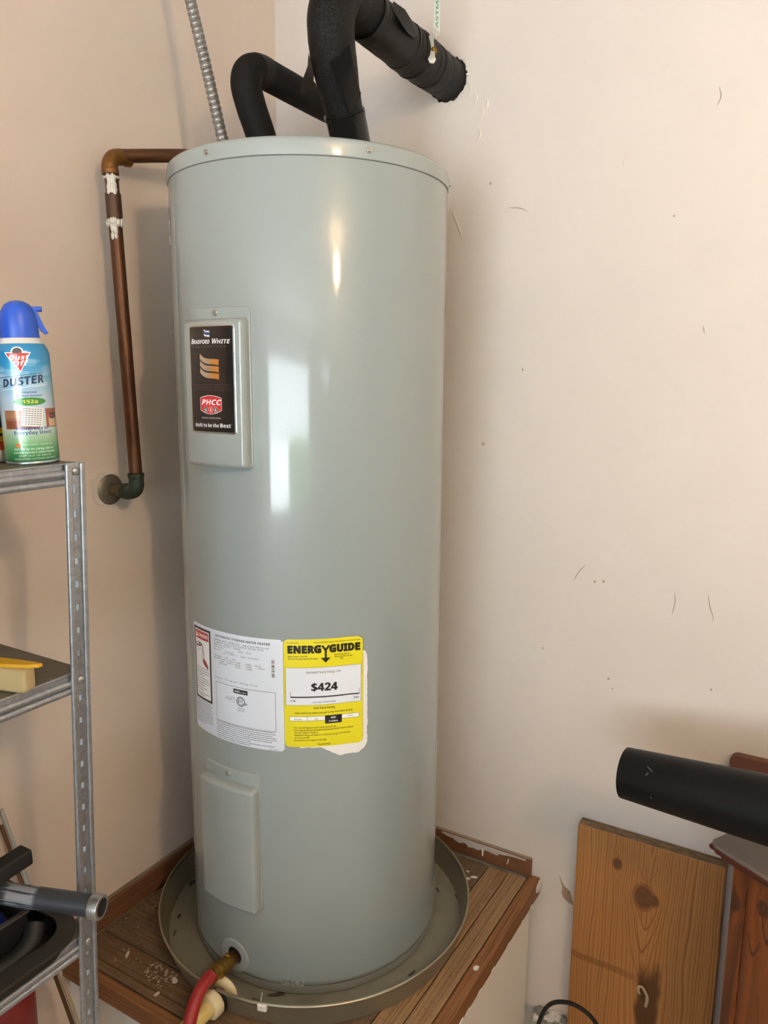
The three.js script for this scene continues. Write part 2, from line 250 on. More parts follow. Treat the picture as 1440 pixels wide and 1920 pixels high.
{ // clipped greenery added by the drive to dim part of the heater's reflections
  const t = thing('added_hedge', 'unseen greenery added outside the doorway to dim part of the heater reflection', 'added_hedge', [0, -0.1, 0]); const g = new RoundedBoxGeometry(4.2, 1.15, 0.9, 6, 0.2); g.translate(5.0, 0.575, 8.4); mesh('foliage', g, std(0x3f5a2c, 0.95), t); mesh('stem', cylG(0.05, 0.04, [5, 0, 8.4], [5, 0.6, 8.4], 10), std(0x4a3a2a, 0.9), t);
}
// ------------------------------------------------------------------ ceiling bulb behind the camera (the warm glint on the tank)
{
  const b = thing('bulb_lamp', 'frosted warm globe lamp in a white ceiling holder behind the viewer', 'lamp', [BULB.at[0], 0, BULB.at[2]]);
  mesh('lamp_holder', lathe([[0, YC], [0.055, YC], [0.055, YC - 0.02], [0.03, YC - 0.05], [0.022, YC - 0.133], [0, YC - 0.133]], 32), M.white, b);
  const bulb = mesh('globe_bulb', lathe([[0, 2.2755], [0.024, 2.28], [0.044, 2.294], [0.057, 2.318], [0.06, 2.335], [0.057, 2.352], [0.044, 2.376], [0.02, 2.39]], 32), std(0xfff0d8, 0.4, 0, { emissive: 0xffcf90, emissiveIntensity: 26 }), b);
  bulb.castShadow = false;
  const l = new THREE.PointLight(BULB.color, BULB.power * 4, 0, 2); l.position.set(...BULB.at); l.shadow.radius = 2.9; l.castShadow = true; scene.add(l);
}

// ------------------------------------------------------------------ heater stand (boxed platform in the corner)
{
  const t = thing('heater_stand', 'boxed-in wooden stand with painted sides and dusty plank top under the water heater', 'platform');
  const plank = (x0, x1, y0, y1, z0, z1, mat, grain, off, name = 'plank') => mesh(name, boxUV(boxG(x0, x1, y0, y1, z0, z1, 0.0018), grain, off), mat, t);
  plank(0.014, 0.300, P - 0.018, P, 0.02, 0.633, W.deck, 'x', [0, 0.1]); plank(0.3008, 0.6115, P - 0.018, P - 0.0004, 0.02, 0.633, W.deck, 'z', [0.05, 0.3]);
  plank(0.0142, 0.655, P - 0.018, P, 0.6365, 0.693, W.stripShaded, 'x', [0.02, 0]);
  plank(0.6145, 0.6615, P - 0.018, P + 0.0008, 0.02, 0.634, W.strip, 'z', [0.01, 0.3]);
  plank(0.664, 0.7055, P - 0.018, P + 0.0012, 0.02, 0.66, W.strip, 'z', [0.03, 0.05]);
  plank(0.0142, 0.6545, P - 0.018, P + 0.0012, 0.6955, 0.7135, W.stripShaded, 'x', [0.05, 0.4]);
  plank(0.656, 0.706, P - 0.018, P, 0.661, 0.7135, W.stripShaded, 'x', [0.02, 0.2]);
  plank(0.708, 0.7345, 0.434, P + 0.0015, 0.004, 0.735, W.face, 'z', [0.02, 0.1], 'edge_trim'); plank(0.0142, 0.7075, 0.434, P + 0.0015, 0.7165, 0.736, W.face, 'x', [0.01, 0.3], 'edge_trim');
  mesh('side_panel', boxG(0.70, 0.7135, 0, 0.4515, 0.0125, 0.7135), M.wallPlain, t); mesh('side_panel', boxG(0, 0.6995, 0, 0.4515, 0.7, 0.7135), M.wallPlain, t);
  // ragged paint left at the trim's end by the wall
  const r = rng(3); 
  for (let i = 0; i < 9; i++) { const g = new THREE.IcosahedronGeometry(0.004 + 0.004 * r(), 0); g.scale(0.4, 1.5, 1.2); g.translate(0.7352, 0.452 + 0.02 * r(), 0.006 + 0.022 * r()); mesh('paint_chip', g, M.paint, t); }
  const drips = []; for (let i = 0; i < 26; i++) { const g = new THREE.IcosahedronGeometry(0.0022 + 0.003 * r(), 0); g.scale(0.35, 0.9, 2.4); g.translate(0.7342, 0.434 + 0.003 * r(), 0.02 + 0.7 * r()); drips.push(g); }
  mesh('paint_remnant', drips, M.wallPlain, t).userData.kind = 'stuff';
}
// flakes of paint and wood lying on the stand: a few large ones, the rest as crumbs
{
  const r = rng(12);
  const flake = (x, z, s, sq, mat, label, y = P + 0.0018) => {
    const pts = []; for (let i = 0; i < 7; i++) { const a = i / 7 * Math.PI * 2, q = s * (0.65 + 0.5 * r()); pts.push([q * Math.cos(a), q * sq * Math.sin(a)]); }
    const g = extrude(pts, 0.0012, 0.0003); g.rotateX(-Math.PI / 2); g.rotateY(r() * 6); g.translate(x, y, z); const m = mesh('paint_flake', g, mat); return tag(m, label, 'paint flake', 'paint flakes on the stand');
  };
  flake(0.602, 0.082, 0.009, 0.55, M.white, 'white oblong paint flake on the planks near the right baseboard');
  flake(0.592, 0.095, 0.006, 0.8, M.white, 'smaller white paint flake touching the crack near the right baseboard');
  flake(0.582, 0.07, 0.0045, 0.8, M.chip, 'small round pale flake nearest the pan rim and right baseboard');
  flake(0.622, 0.19, 0.010, 0.7, M.chip, 'curled cream paint flake on the planks right of the pan');
  flake(0.7205, 0.333, 0.008, 0.75, M.white, 'cream paint flake lying on the outer right edge trim');
  flake(0.115, 0.66, 0.012, 0.3, M.chip, 'long pale splinter on the front planks beside the shelf post');
  flake(0.13, 0.56, 0.013, 0.25, M.chip, 'curved pale shaving on the planks left of the pan');
  flake(0.245, 0.66, 0.011, 0.5, M.chip, 'broad pale flake on the front planks left of the red hose');
  flake(0.24, 0.70, 0.007, 0.5, M.chip, 'small flake on the front edge left of the red hose');
  const bits = []; for (let i = 0; i < 240; i++) {
    const side = r(), x = side < 0.75 ? 0.03 + 0.3 * r() : 0.56 + 0.1 * r(), z = side < 0.75 ? 0.42 + 0.27 * r() : 0.03 + 0.2 * r(), s = 0.0012 + 0.0022 * r() ** 2;
    if (Math.hypot(x - 0.355, z - 0.352) < 0.332) continue; const g = new THREE.TetrahedronGeometry(s, 0); g.scale(1.2, 0.5, 1); g.rotateY(r() * 6); g.translate(x, P + 0.0032, z); bits.push(g);
  }
  for (let i = 0; i < 40; i++) { const g = new THREE.TetrahedronGeometry(0.002 + 0.003 * r(), 0); g.scale(1.6, 0.4, 0.8); g.rotateY(r() * 6); g.translate(0.21 + 0.03 * (r() - 0.5) * 2, P + 0.0042, 0.665 + 0.02 * (r() - 0.5) * 2); bits.push(g); }
  const m = mesh('debris', bits, std(0xa8937a, 0.9)); tag(m, 'scattered pale crumbs and splinters on the plank top of the stand', 'debris'); m.userData.kind = 'stuff';
}
// ------------------------------------------------------------------ drain pan
const PAN = [0.353, 0.351], PR = 0.326;
{
  const t = thing('drain_pan', 'round shallow metal drain pan under the water heater', 'drain pan', [PAN[0], P + 0.0018, PAN[1]]);
  const dirty = std(0xffffff, 0.55, 0.3, { map: dataTex(512, 512, (u, v) => { const k = 140 + 20 * tile(u, v, 6, 4) + 12 * tile(u, v, 40, 6); const sp = tile(u, v, 6, 31) > -0.1 && tile(u, v, 46, 12) > 0.27 ? 0.5 : 1; return [k * sp, (k - 3) * sp, (k - 16) * sp]; }, true, 1, 1) });
  mesh('pan_floor', lathe([[0, 0], [PR - 0.016, 0], [PR - 0.016, 0.0016], [0, 0.0016]], 96), dirty, t);
  mesh('pan_wall', lathe([[PR - 0.016, 0], [PR - 0.0012, 0.049], [PR - 0.0026, 0.049], [PR - 0.0176, 0.0012]], 128), M.pan, t);
  const rim = new THREE.TorusGeometry(PR - 0.0015, 0.0030, 10, 160); rim.rotateX(Math.PI / 2); rim.translate(0, 0.0505, 0); mesh('rolled_rim', rim, M.panRim, t);
}
{ // small white clip pushed on the pan rim in front
  const a = 19 * D2R, c = [PAN[0] + (PR - 0.001) * Math.sin(a), P + 0.047, PAN[1] + (PR - 0.001) * Math.cos(a)];
  const g = new RoundedBoxGeometry(0.017, 0.013, 0.010, 2, 0.002); const h = cylG(0.0012, 0.0012, [-0.004, 0.006, -0.003], [-0.002, 0.024, -0.005], 6);
  const t = thing('rim_clip', 'small white plastic clip on the front rim of the drain pan', 'clip', c); t.rotation.y = a;
  mesh('clip_body', g, M.white, t); mesh('clip_tail', h, std(0xb9b6ac, 0.4), t);
}
// ------------------------------------------------------------------ water heater
const TC = [0.349, 0.344], TR = 0.254, TY0 = P + 0.0036;
const onTank = (th, y, r = TR) => [TC[0] + r * Math.sin(th * D2R), y, TC[1] + r * Math.cos(th * D2R)];
// patch bent round the tank: rounded rectangle |s|<=hs, y0..y1 (angle of centre thC), depth d(distance to edge, s, y)
function bent(thC, hs, y0, y1, rc, depth, { R0 = TR, nu = 40, nv = 60, close = false, tilt = 0 } = {}) {
  const pos = [], uv = [], idx = [], hy = (y1 - y0) / 2, cy = (y0 + y1) / 2; const eu = (k, n) => { const x = k / n * 2 - 1; return Math.sin(x * Math.PI / 2) * 0.55 + x * 0.45; };
  for (let j = 0; j <= nv; j++) {
    const q = eu(j, nv) * hy, over = Math.max(0, Math.abs(q) - (hy - rc)), w = hs - (rc - Math.sqrt(Math.max(0, rc * rc - over * over)));
    for (let i = 0; i <= nu; i++) {
      const s = eu(i, nu) * w; const dx = Math.abs(s) - (hs - rc), dy = Math.abs(q) - (hy - rc), sd = rc - (Math.hypot(Math.max(dx, 0), Math.max(dy, 0)) + Math.min(Math.max(dx, dy), 0));
      const d = depth(sd, s, cy + q), th = thC * D2R + s / R0, y = cy + q + tilt * s; pos.push((R0 + d) * Math.sin(th), y, (R0 + d) * Math.cos(th)); uv.push((s + hs) / (2 * hs), (q + hy) / (2 * hy));
    }
  }
  const w = nu + 1; for (let j = 0; j < nv; j++) for (let i = 0; i < nu; i++) { const a = j * w + i; idx.push(a, a + 1, a + w, a + 1, a + w + 1, a + w); }
  const g = new THREE.BufferGeometry(); g.setAttribute('position', new THREE.Float32BufferAttribute(pos, 3)); g.setAttribute('uv', new THREE.Float32BufferAttribute(uv, 2)); g.setIndex(idx); g.computeVertexNormals(); return g;
}
const heater = thing('water_heater', 'tall light grey cylindrical electric water heater standing in the corner', 'water heater', [TC[0], 0, TC[1]]);
{
  const lt = (pts, mat, name, seg = 160) => { const g = lathe(pts, seg); const p = g.attributes.position, u = g.attributes.uv; for (let i = 0; i < p.count; i++) u.setXY(i, u.getX(i) * Math.PI * 2 * TR, p.getY(i)); return mesh(name, g, mat, heater); };
  lt([[0, TY0 + 0.012], [0.248, TY0 + 0.012], [TR - 0.001, TY0 + 0.024], [TR, TY0 + 0.03], [TR, 1.0], [TR, 1.45], [TR, 1.937], [0.2, 1.937]], M.tank, 'tank_body');
  lt([[0, TY0], [TR - 0.005, TY0], [TR - 0.003, TY0 + 0.002], [TR - 0.003, TY0 + 0.016], [TR - 0.006, TY0 + 0.018], [0, TY0 + 0.018]], std(0x7f817d, 0.5), 'base_ring');
  lt([[TR + 0.0004, 1.9362], [TR + 0.0017, 1.9366], [TR + 0.0017, 1.956], [TR + 0.0005, 1.961], [TR - 0.003, 1.9638], [TR - 0.01, 1.9645], [0, 1.9652]], M.tankLid, 'tank_lid');
  lt([[TR + 0.0002, 1.9345], [TR + 0.0007, 1.9349], [TR + 0.0007, 1.9362], [TR + 0.0002, 1.9364]], std(0x5f6361, 0.6), 'lid_seam');
  // jacket seam: a folded vertical ridge towards the left wall
  mesh('jacket_seam', bent(-30, 0.006, TY0 + 0.03, 1.934, 0.001, (d) => 0.0016 * smooth(0, 0.004, d), { nu: 12, nv: 4 }), M.tank, heater);
  mesh('side_sticker', bent(-39.5, 0.012, 1.83, 1.905, 0.002, () => 0.0006, { nu: 8, nv: 4 }), std(0xffffff, 0.4, 0, { map: canvasTex(64, 200, (g) => { g.fillStyle = '#cfd0da'; g.fillRect(0, 0, 64, 200); g.fillStyle = '#5b4f8e'; g.fillRect(8, 30, 48, 60); g.fillStyle = '#8e86b5'; g.fillRect(8, 110, 48, 50); }) }), heater);
  const screw = (th, y, r, parent, s = 1) => {
    const n = V(Math.sin(th * D2R), 0, Math.cos(th * D2R)), o = n.clone().multiplyScalar(r); o.y = y; const e = o.clone().addScaledVector(n, 0.001), f = o.clone().addScaledVector(n, 0.005);
    const w = cylG(0.0056 * s, 0.0050 * s, o.toArray(), e.toArray(), 24), hex = cylG(0.0036 * s, 0.0034 * s, e.toArray(), f.toArray(), 6), slot = boxG(-0.0028 * s, 0.0028 * s, -0.0006, 0.0006, 0.0049, 0.0053); slot.rotateZ(0.6); slot.rotateY(th * D2R); slot.translate(o.x, o.y, o.z);
    mesh('screw', [w, hex, slot], M.screw, parent);
  };
  for (let k = 0; k < 6; k++) screw(-3 + 60.5 * k, 1.9495, TR + 0.0014, heater);
  // access covers: flat flange with a raised, rounded box on it
  const cover = (thC, hs, y0, y1, top, lift) => {
    const c = mesh('access_cover', bent(thC, hs - 0.003, y0, y1 - top, 0.008, (d) => 0.0028 + (lift - 0.0028) * Math.sqrt(1 - (1 - clamp(d / 0.0085)) ** 2), { nu: 72, nv: 100 }), M.tankLid, heater);
    mesh('cover_flange', bent(thC, hs, y0, y1, 0.008, (d) => -0.001 + 0.004 * smooth(0, 0.0012, d), { nu: 60, nv: 80 }), M.tankLid, c);
    screw(thC, y1 - 0.0095, TR + 0.003, c); return c;
  };
  const up = cover(-1.0, 0.067, 1.452, 1.713, 0.019, 0.0205);
  const lo = cover(-1.4, 0.067, 0.640, 0.907, 0.022, 0.0205); void lo;
  const brand = canvasTex(560, 1000, (g, w, h) => {
    g.fillStyle = '#141114'; g.fillRect(0, 0, w, h); g.strokeStyle = '#9a9aa0'; g.lineWidth = 6; g.strokeRect(3, 3, w - 6, h - 6);
    // small blue and white flag emblem
    const flag = (x, y, s, cols, gap) => cols.forEach((c, i) => { const y0 = y + i * s * gap; g.fillStyle = c; g.beginPath(); g.moveTo(x, y0 - s * 0.18); g.bezierCurveTo(x + s * 0.3, y0 + s * 0.12, x + s * 0.6, y0 - s * 0.02, x + s, y0 + s * 0.06); g.lineTo(x + s * 0.97, y0 + s * (gap - 0.02) + s * 0.03); g.bezierCurveTo(x + s * 0.6, y0 + s * (gap - 0.1), x + s * 0.3, y0 + s * (gap + 0.06), x - s * 0.02, y0 + s * (gap - 0.26)); g.closePath(); g.fill(); });
    flag(212, 44, 74, ['#c9d6ea', '#2f4a8c', '#e8edf4'], 0.27);
    g.fillStyle = '#f4f4f4'; fitText(g, 'B', 24, 166, 38, 'italic bold @ sans-serif', 66); fitText(g, 'RADFORD', 60, 166, 220, 'italic bold @ sans-serif', 52); fitText(g, 'W', 304, 166, 62, 'italic bold @ sans-serif', 66); fitText(g, 'HITE', 366, 166, 150, 'italic bold @ sans-serif', 52);
    g.fillStyle = '#8b8b92'; spaced(g, 'CORPORATION', 40, 200, 440, 'bold 19px sans-serif');
    const gold = g.createLinearGradient(140, 0, 400, 0); gold.addColorStop(0, '#b59a86'); gold.addColorStop(0.45, '#a58c74'); gold.addColorStop(0.7, '#c07a2c'); gold.addColorStop(1, '#b5793f');
    flag(150, 300, 240, [gold, gold, gold], 0.275); g.strokeStyle = '#2a211c'; g.lineWidth = 5;
    g.fillStyle = '#6f675f'; g.font = 'bold 16px sans-serif'; g.textAlign = 'center'; g.fillText('ENERGY', 262, 402);
    g.fillStyle = '#5a4644'; g.fillRect(36, 546, 488, 3); g.fillRect(36, 596, 488, 3); g.fillStyle = '#6d3a3a'; spaced(g, 'ENERGY SAVER', 50, 582, 470, 'bold 24px sans-serif');
    g.fillStyle = '#c9cad0'; g.beginPath(); g.moveTo(132, 672); g.quadraticCurveTo(270, 620, 408, 672); g.lineTo(408, 790); g.quadraticCurveTo(270, 866, 132, 790); g.closePath(); g.fill();
    g.fillStyle = '#cf2a2e'; g.beginPath(); g.moveTo(138, 678); g.quadraticCurveTo(270, 628, 402, 678); g.lineTo(402, 786); g.quadraticCurveTo(270, 858, 138, 786); g.closePath(); g.fill();
    g.fillStyle = '#ffffff'; fitText(g, 'PHCC', 146, 738, 248, 'italic bold @ sans-serif', 70);
    for (const [x, c] of [[208, '#24242a'], [270, '#cf2a2e'], [332, '#3b4250']]) { g.fillStyle = c; g.strokeStyle = '#e3c9c4'; g.lineWidth = 4; g.beginPath(); g.ellipse(x, 783, 24, 28, 0, 0, 7); g.fill(); g.stroke(); g.fillStyle = '#e8e2e0'; g.beginPath(); g.moveTo(x, 764); g.quadraticCurveTo(x + 16, 794, x, 802); g.quadraticCurveTo(x - 16, 794, x, 764); g.fill(); }
    g.fillStyle = '#b9b9bd'; fitText(g, 'OFFICIAL WATER HEATER', 150, 870, 240, 'bold @ sans-serif', 20);
    g.fillStyle = '#f0f0f0'; fitText(g, 'Built to be the', 52, 950, 316, 'bold @ sans-serif', 46); fitText(g, 'Best', 378, 950, 130, 'bold @ sans-serif', 52); g.font = '14px sans-serif'; g.textAlign = 'left'; g.fillText('\u2122', 512, 922);
  });
  mesh('brand_sticker', bent(-0.4, 0.0445, 1.511, 1.682, 0.005, (d) => 0.0206 + 0.0006 * smooth(0, 0.0008, d) - 0.0000, { nu: 30, nv: 40 }), phys({ map: brand, roughness: 0.3, clearcoat: 1, clearcoatRoughness: 0.06 }), up);
  mesh('sticker_border', bent(-0.4, 0.0462, 1.5085, 1.6845, 0.006, (d) => 0.0204 + 0.0005 * smooth(0, 0.0006, d), { nu: 30, nv: 40 }), std(0xc9cac8, 0.2, 0.85), up);

  // white rating label
  const rating = canvasTex(1420, 1360, (g, w, h) => {
    const r = rng(8); g.fillStyle = '#dde3ee'; g.fillRect(0, 0, w, h);
    const squiggle = (x, y, ww, s) => { let q = x; g.fillStyle = '#26262c'; while (q < x + ww) { const l = s * (0.5 + 1.6 * r()); g.fillRect(q, y - s * 0.62 * (0.8 + 0.2 * r()), Math.min(l, x + ww - q), s * 0.4); if (r() < 0.5) g.fillRect(q, y - s * 0.3, l * 0.7, s * 0.22); q += l + s * 0.34; } };
    const para = (x, y, ww, n, lh, s) => { for (let i = 0; i < n; i++) squiggle(x, y + i * lh, ww * (i === n - 1 ? 0.6 : 0.92 + 0.08 * r()), s); };
    g.fillStyle = '#15151a'; g.fillRect(26, 40, 380, 920); g.fillStyle = '#f3f3f5'; g.fillRect(56, 70, 320, 860);
    g.fillStyle = '#c5262b'; g.fillRect(70, 84, 292, 104); g.fillStyle = '#fff'; fitText(g, 'DANGER', 150, 160, 196, 'bold @ sans-serif', 64); g.beginPath(); g.moveTo(108, 100); g.lineTo(140, 166); g.lineTo(76, 166); g.closePath(); g.fill(); g.fillStyle = '#c5262b'; g.font = 'bold 46px sans-serif'; g.textAlign = 'center'; g.fillText('!', 108, 162);
    // scald pictogram: tap, steam, hand
    g.strokeStyle = '#1a1a1c'; g.lineWidth = 16; g.lineCap = 'round'; g.beginPath(); g.moveTo(84, 244); g.lineTo(96, 300); g.moveTo(96, 270); g.quadraticCurveTo(160, 290, 190, 262); g.quadraticCurveTo(220, 240, 232, 284); g.moveTo(150, 268); g.lineTo(158, 236); g.moveTo(126, 236); g.lineTo(200, 246); g.stroke();
    g.strokeStyle = '#b9a0a2'; g.lineWidth = 6; for (let i = 0; i < 5; i++) { g.beginPath(); g.moveTo(224 + i * 4, 296); g.bezierCurveTo(230 + i * 8, 340, 200 + i * 12, 380, 232 + i * 12, 440); g.stroke(); } g.strokeStyle = '#8d8d92'; g.lineWidth = 4; g.beginPath(); g.arc(190, 400, 96, 3.4, 5.2); g.stroke();
    g.fillStyle = '#a93238'; g.beginPath(); g.moveTo(226, 420); g.quadraticCurveTo(300, 430, 338, 500); g.lineTo(344, 540); g.quadraticCurveTo(270, 520, 228, 470); g.closePath(); g.fill(); g.strokeStyle = '#2a1a1a'; g.lineWidth = 7; g.beginPath(); g.moveTo(240, 460); g.lineTo(332, 540); g.stroke();
    para(76, 560, 284, 4, 30, 17); para(76, 690, 284, 4, 30, 17); para(76, 815, 240, 2, 30, 17); para(76, 885, 284, 2, 26, 17);
    para(26, 990, 380, 12, 25, 15);
    g.fillStyle = '#18181c'; fitText(g, 'AUTOMATIC STORAGE WATER HEATER', 500, 76, 770, 'bold @ sans-serif', 38);
    g.fillStyle = '#2c2c33'; const mono = (s, x, y, ww, z = 25) => fitText(g, s, x, y, ww, '@ monospace', z);
    mono('BRADFORD WHITE CORPORATION   www.bradfordwhite.com', 470, 122, 780); mono('TO PREVENT SCALD INSTALLATION OF MIXING VALVE', 470, 150, 720); mono('Model No. ELECTRIC  STORAGE', 470, 178, 420); mono('Serial No.            Date  2014', 470, 206, 560);
    mono('Cap. Vol.   72.00 gal.', 470, 238, 340); mono('(272.5 liters)', 620, 264, 200); mono('Type: ELECTRIC', 880, 264, 250);
    mono('Voltage   240 / 208', 470, 318, 340); mono('Wattage Upper Element', 470, 346, 320); mono('4500W  / 3380W   60 Hz', 800, 346, 360); mono('Lower Element', 560, 374, 230); mono('4500W  / 3380W   1 Phase', 800, 374, 400); mono('Maximum', 560, 402, 120); mono('4500W  / 3380W', 800, 402, 240);
    for (let i = 0, y = 240; y < 450; i++) { const l = 3 + 8 * r(); g.fillStyle = i % 2 ? '#eceef2' : '#1b1b1f'; g.fillRect(1282, y, 36, l); y += l; }
    g.fillStyle = '#2c2c33'; mono('Pressure: Test 300 psi  Working 150 psi', 470, 590, 640);
    g.strokeStyle = '#77777d'; g.lineWidth = 6; g.strokeRect(486, 640, 836, 480); g.fillStyle = '#1a1a1e'; g.fillRect(770, 664, 200, 54); g.fillStyle = '#fff'; fitText(g, 'AHRI', 786, 704, 74, 'bold @ sans-serif', 32); fitText(g, 'certified', 866, 704, 88, '@ sans-serif', 26);
    g.strokeStyle = '#26262b'; g.lineWidth = 9; g.beginPath(); g.arc(872, 812, 56, 0, 7); g.stroke(); g.lineWidth = 7; g.beginPath(); g.arc(872, 812, 40, 0.5, 5.8); g.stroke(); g.fillStyle = '#26262b'; fitText(g, 'ETL', 838, 826, 68, 'bold @ sans-serif', 42); g.fillText('\u00ae', 946, 850);
    g.fillStyle = '#2c2c33'; mono('US LISTED', 668, 790, 120, 24); mono('CONFORMS TO', 640, 816, 150, 24); mono('UL 174', 700, 842, 90, 24); mono('Intertek', 820, 906, 110, 26); mono('4001231', 826, 934, 100, 26);
    para(480, 1140, 850, 7, 25, 15); para(480, 1316, 850, 2, 24, 15); squiggle(1230, 1350, 110, 13);
  });
  mesh('rating_label', bent(0, 0.1063, 0.9575, 1.161, 0.005, (d) => 0.0005 * smooth(0, 0.0004, d) + 0.0002, { nu: 60, nv: 24 }), phys({ map: rating, roughness: 0.38, clearcoat: 0.3, clearcoatRoughness: 0.25 }), heater);

  // yellow energy label, its right edge lifting off a torn white backing
  const energy = canvasTex(1000, 1440, (g, w, h) => {
    g.fillStyle = '#e6d91a'; g.fillRect(0, 0, w, h); const ink = '#26240f'; g.fillStyle = ink;
    fitText(g, 'U.S. Government', 40, 52, 150, 'bold @ sans-serif', 22); fitText(g, 'Federal law prohibits removal of this label before consumer purchase', 380, 52, 590, 'bold @ sans-serif', 22);
    // heavy wordmark with an arrow for the letter Y
    g.fillStyle = '#1c1b0e'; const heavy = (s, x, y, ww, z) => { g.lineWidth = z > 135 ? 5 : 14; g.lineJoin = 'round'; g.strokeStyle = '#1c1b0e'; g.font = `bold ${z}px sans-serif`; const m = g.measureText(s).width; g.save(); g.translate(x, y); g.scale(ww / m, 1); g.fillText(s, 0, 0); g.strokeText(s, 0, 0); g.restore(); };
    g.textAlign = 'left'; heavy('ENERG', 48, 178, 430, 128); heavy('GUIDE', 574, 178, 394, 128);
    g.lineWidth = 26; g.strokeStyle = '#1c1b0e'; g.beginPath(); g.moveTo(486, 88); g.lineTo(530, 150); g.lineTo(574, 88); g.moveTo(530, 150); g.lineTo(530, 262); g.stroke(); g.beginPath(); g.moveTo(468, 248); g.lineTo(592, 248); g.lineTo(530, 314); g.closePath(); g.fill();
    g.fillStyle = ink; fitText(g, 'Water Heater - ELECTRIC', 56, 234, 250, 'bold @ sans-serif', 26); fitText(g, 'Tank Size (Storage Capacity): 80 Gallons', 56, 264, 380, 'bold @ sans-serif', 26); fitText(g, 'BRADFORD WHITE', 640, 226, 190, 'bold @ sans-serif', 24); fitText(g, 'Model RE2H80T6-1NCWW', 640, 254, 230, 'bold @ sans-serif', 24); fitText(g, '468', 710, 282, 40, 'bold @ sans-serif', 24);
    g.fillStyle = '#e2e6ef'; g.fillRect(24, 372, 952, 500); g.strokeStyle = '#6d6a3a'; g.lineWidth = 4; g.strokeRect(24, 372, 952, 500); g.fillStyle = ink;
    fitText(g, 'Estimated Yearly Energy Cost', 280, 450, 440, '@ sans-serif', 44); g.fillStyle = '#101010'; heavy('$424', 340, 684, 340, 142);
    g.fillRect(80, 756, 876, 17); g.fillRect(80, 690, 4, 70); g.fillRect(950, 690, 4, 70); for (const x of [300, 520, 740]) g.fillRect(x, 770, 3, 16);
    fitText(g, '$138', 80, 824, 66, 'bold @ sans-serif', 30); fitText(g, '$492', 884, 824, 66, 'bold @ sans-serif', 30); fitText(g, 'Cost Range of Similar Models', 356, 846, 300, '@ sans-serif', 30);
    g.fillStyle = ink; fitText(g, 'First Hour Rating', 372, 928, 270, 'bold @ sans-serif', 42); fitText(g, '(How much hot water you get in the first hour of use)', 134, 990, 740, 'bold @ sans-serif', 36);
    g.fillStyle = '#f1f1f3'; g.fillRect(66, 1026, 884, 58); g.strokeStyle = ink; g.lineWidth = 4; g.strokeRect(66, 1026, 884, 58); for (const x of [290, 516, 730]) { g.beginPath(); g.moveTo(x, 1026); g.lineTo(x, 1084); g.stroke(); }
    g.fillStyle = '#111'; g.fillRect(516, 1020, 214, 112); g.fillStyle = ink; fitText(g, 'VERY SMALL', 120, 1072, 110, '@ sans-serif', 26); fitText(g, 'LOW', 380, 1072, 44, '@ sans-serif', 26); fitText(g, 'HIGH', 810, 1062, 60, '@ sans-serif', 26); g.fillStyle = '#fff'; fitText(g, 'HIGH', 588, 1066, 66, 'bold @ sans-serif', 34); fitText(g, '91 Gallons', 564, 1112, 114, 'bold @ sans-serif', 30);
    g.fillStyle = ink; const li = ['\u2022 Your cost will depend on your utility rates and use.', '\u2022 Cost range based only on models fueled by ELECTRICITY with a medium', '   first hour rating (51-75 gallons).', '\u2022 Estimated energy cost based on a national average ELECTRIC cost', '   of 12 cents per kWh.', '\u2022 Estimated yearly energy use: 3531 kWh']; const lw = [550, 770, 320, 730, 210, 420];
    li.forEach((s, i) => fitText(g, s, 110, 1186 + i * 34, lw[i], 'italic bold @ sans-serif', 28)); fitText(g, 'ftc.gov/energy', 420, 1418, 160, 'bold italic @ sans-serif', 34);
  });
  const lab = mesh('energy_label', bent(39.5, 0.0680, 0.968, 1.1635, 0.007, (d, s) => 0.0008 + 0.0004 * smooth(0, 0.0004, d) + 0.004 * smooth(0.03, 0.07, s) ** 2, { nu: 50, nv: 24, tilt: 0.012 }), phys({ map: energy, roughness: 0.4, clearcoat: 0.25, clearcoatRoughness: 0.3 }), heater);
  { const r = rng(19), pos = [], idx = [], uv = [], n = 60, m = 22; // torn backing paper
    for (let j = 0; j <= n; j++) for (let i = 0; i <= m; i++) {
      const v = j / n, u = i / m; const right = 57.0 + 0.6 * noise.noise(v * 9, 2, 1) + 0.35 * noise.noise(v * 31, 5, 2) - (v > 0.9 ? (v - 0.9) * 9 : 0) - (v < 0.06 ? (0.06 - v) * 22 : 0); const th = lerp(30, right, u);
      const low = 0.966 - 0.017 * smooth(0.3, 0.62, u) + 0.0028 * noise.noise(u * 12, 3, 7) + 0.0016 * noise.noise(u * 40, 3, 9) + 0.007 * smooth(0.9, 1, u), y = lerp(low, 1.136, v), d = 0.0004 + 0.0022 * smooth(0.7, 1, u);
      pos.push((TR + d) * Math.sin(th * D2R), y + 0.012 * (th - 39.5) * D2R * TR, (TR + d) * Math.cos(th * D2R)); uv.push(u, v);
    } void r;
    for (let j = 0; j < n; j++) for (let i = 0; i < m; i++) { const a = j * (m + 1) + i; idx.push(a, a + 1, a + m + 1, a + 1, a + m + 2, a + m + 1); }
    const g = new THREE.BufferGeometry(); g.setAttribute('position', new THREE.Float32BufferAttribute(pos, 3)); g.setAttribute('uv', new THREE.Float32BufferAttribute(uv, 2)); g.setIndex(idx); g.computeVertexNormals(); mesh('torn_backing', g, std(0xe9e6e2, 0.75), lab); }
  // small foil sticker at the foot
  const foot = canvasTex(256, 72, (g) => { g.fillStyle = '#a3a6a6'; g.fillRect(0, 0, 256, 72); const r = rng(4); g.fillStyle = '#3c3d3f'; for (let y = 6; y < 66; y += 12) for (let x = 6; x < 240;) { const l = 6 + 16 * r(); if (r() < 0.75) g.fillRect(x, y, l, 7); x += l + 5; } });
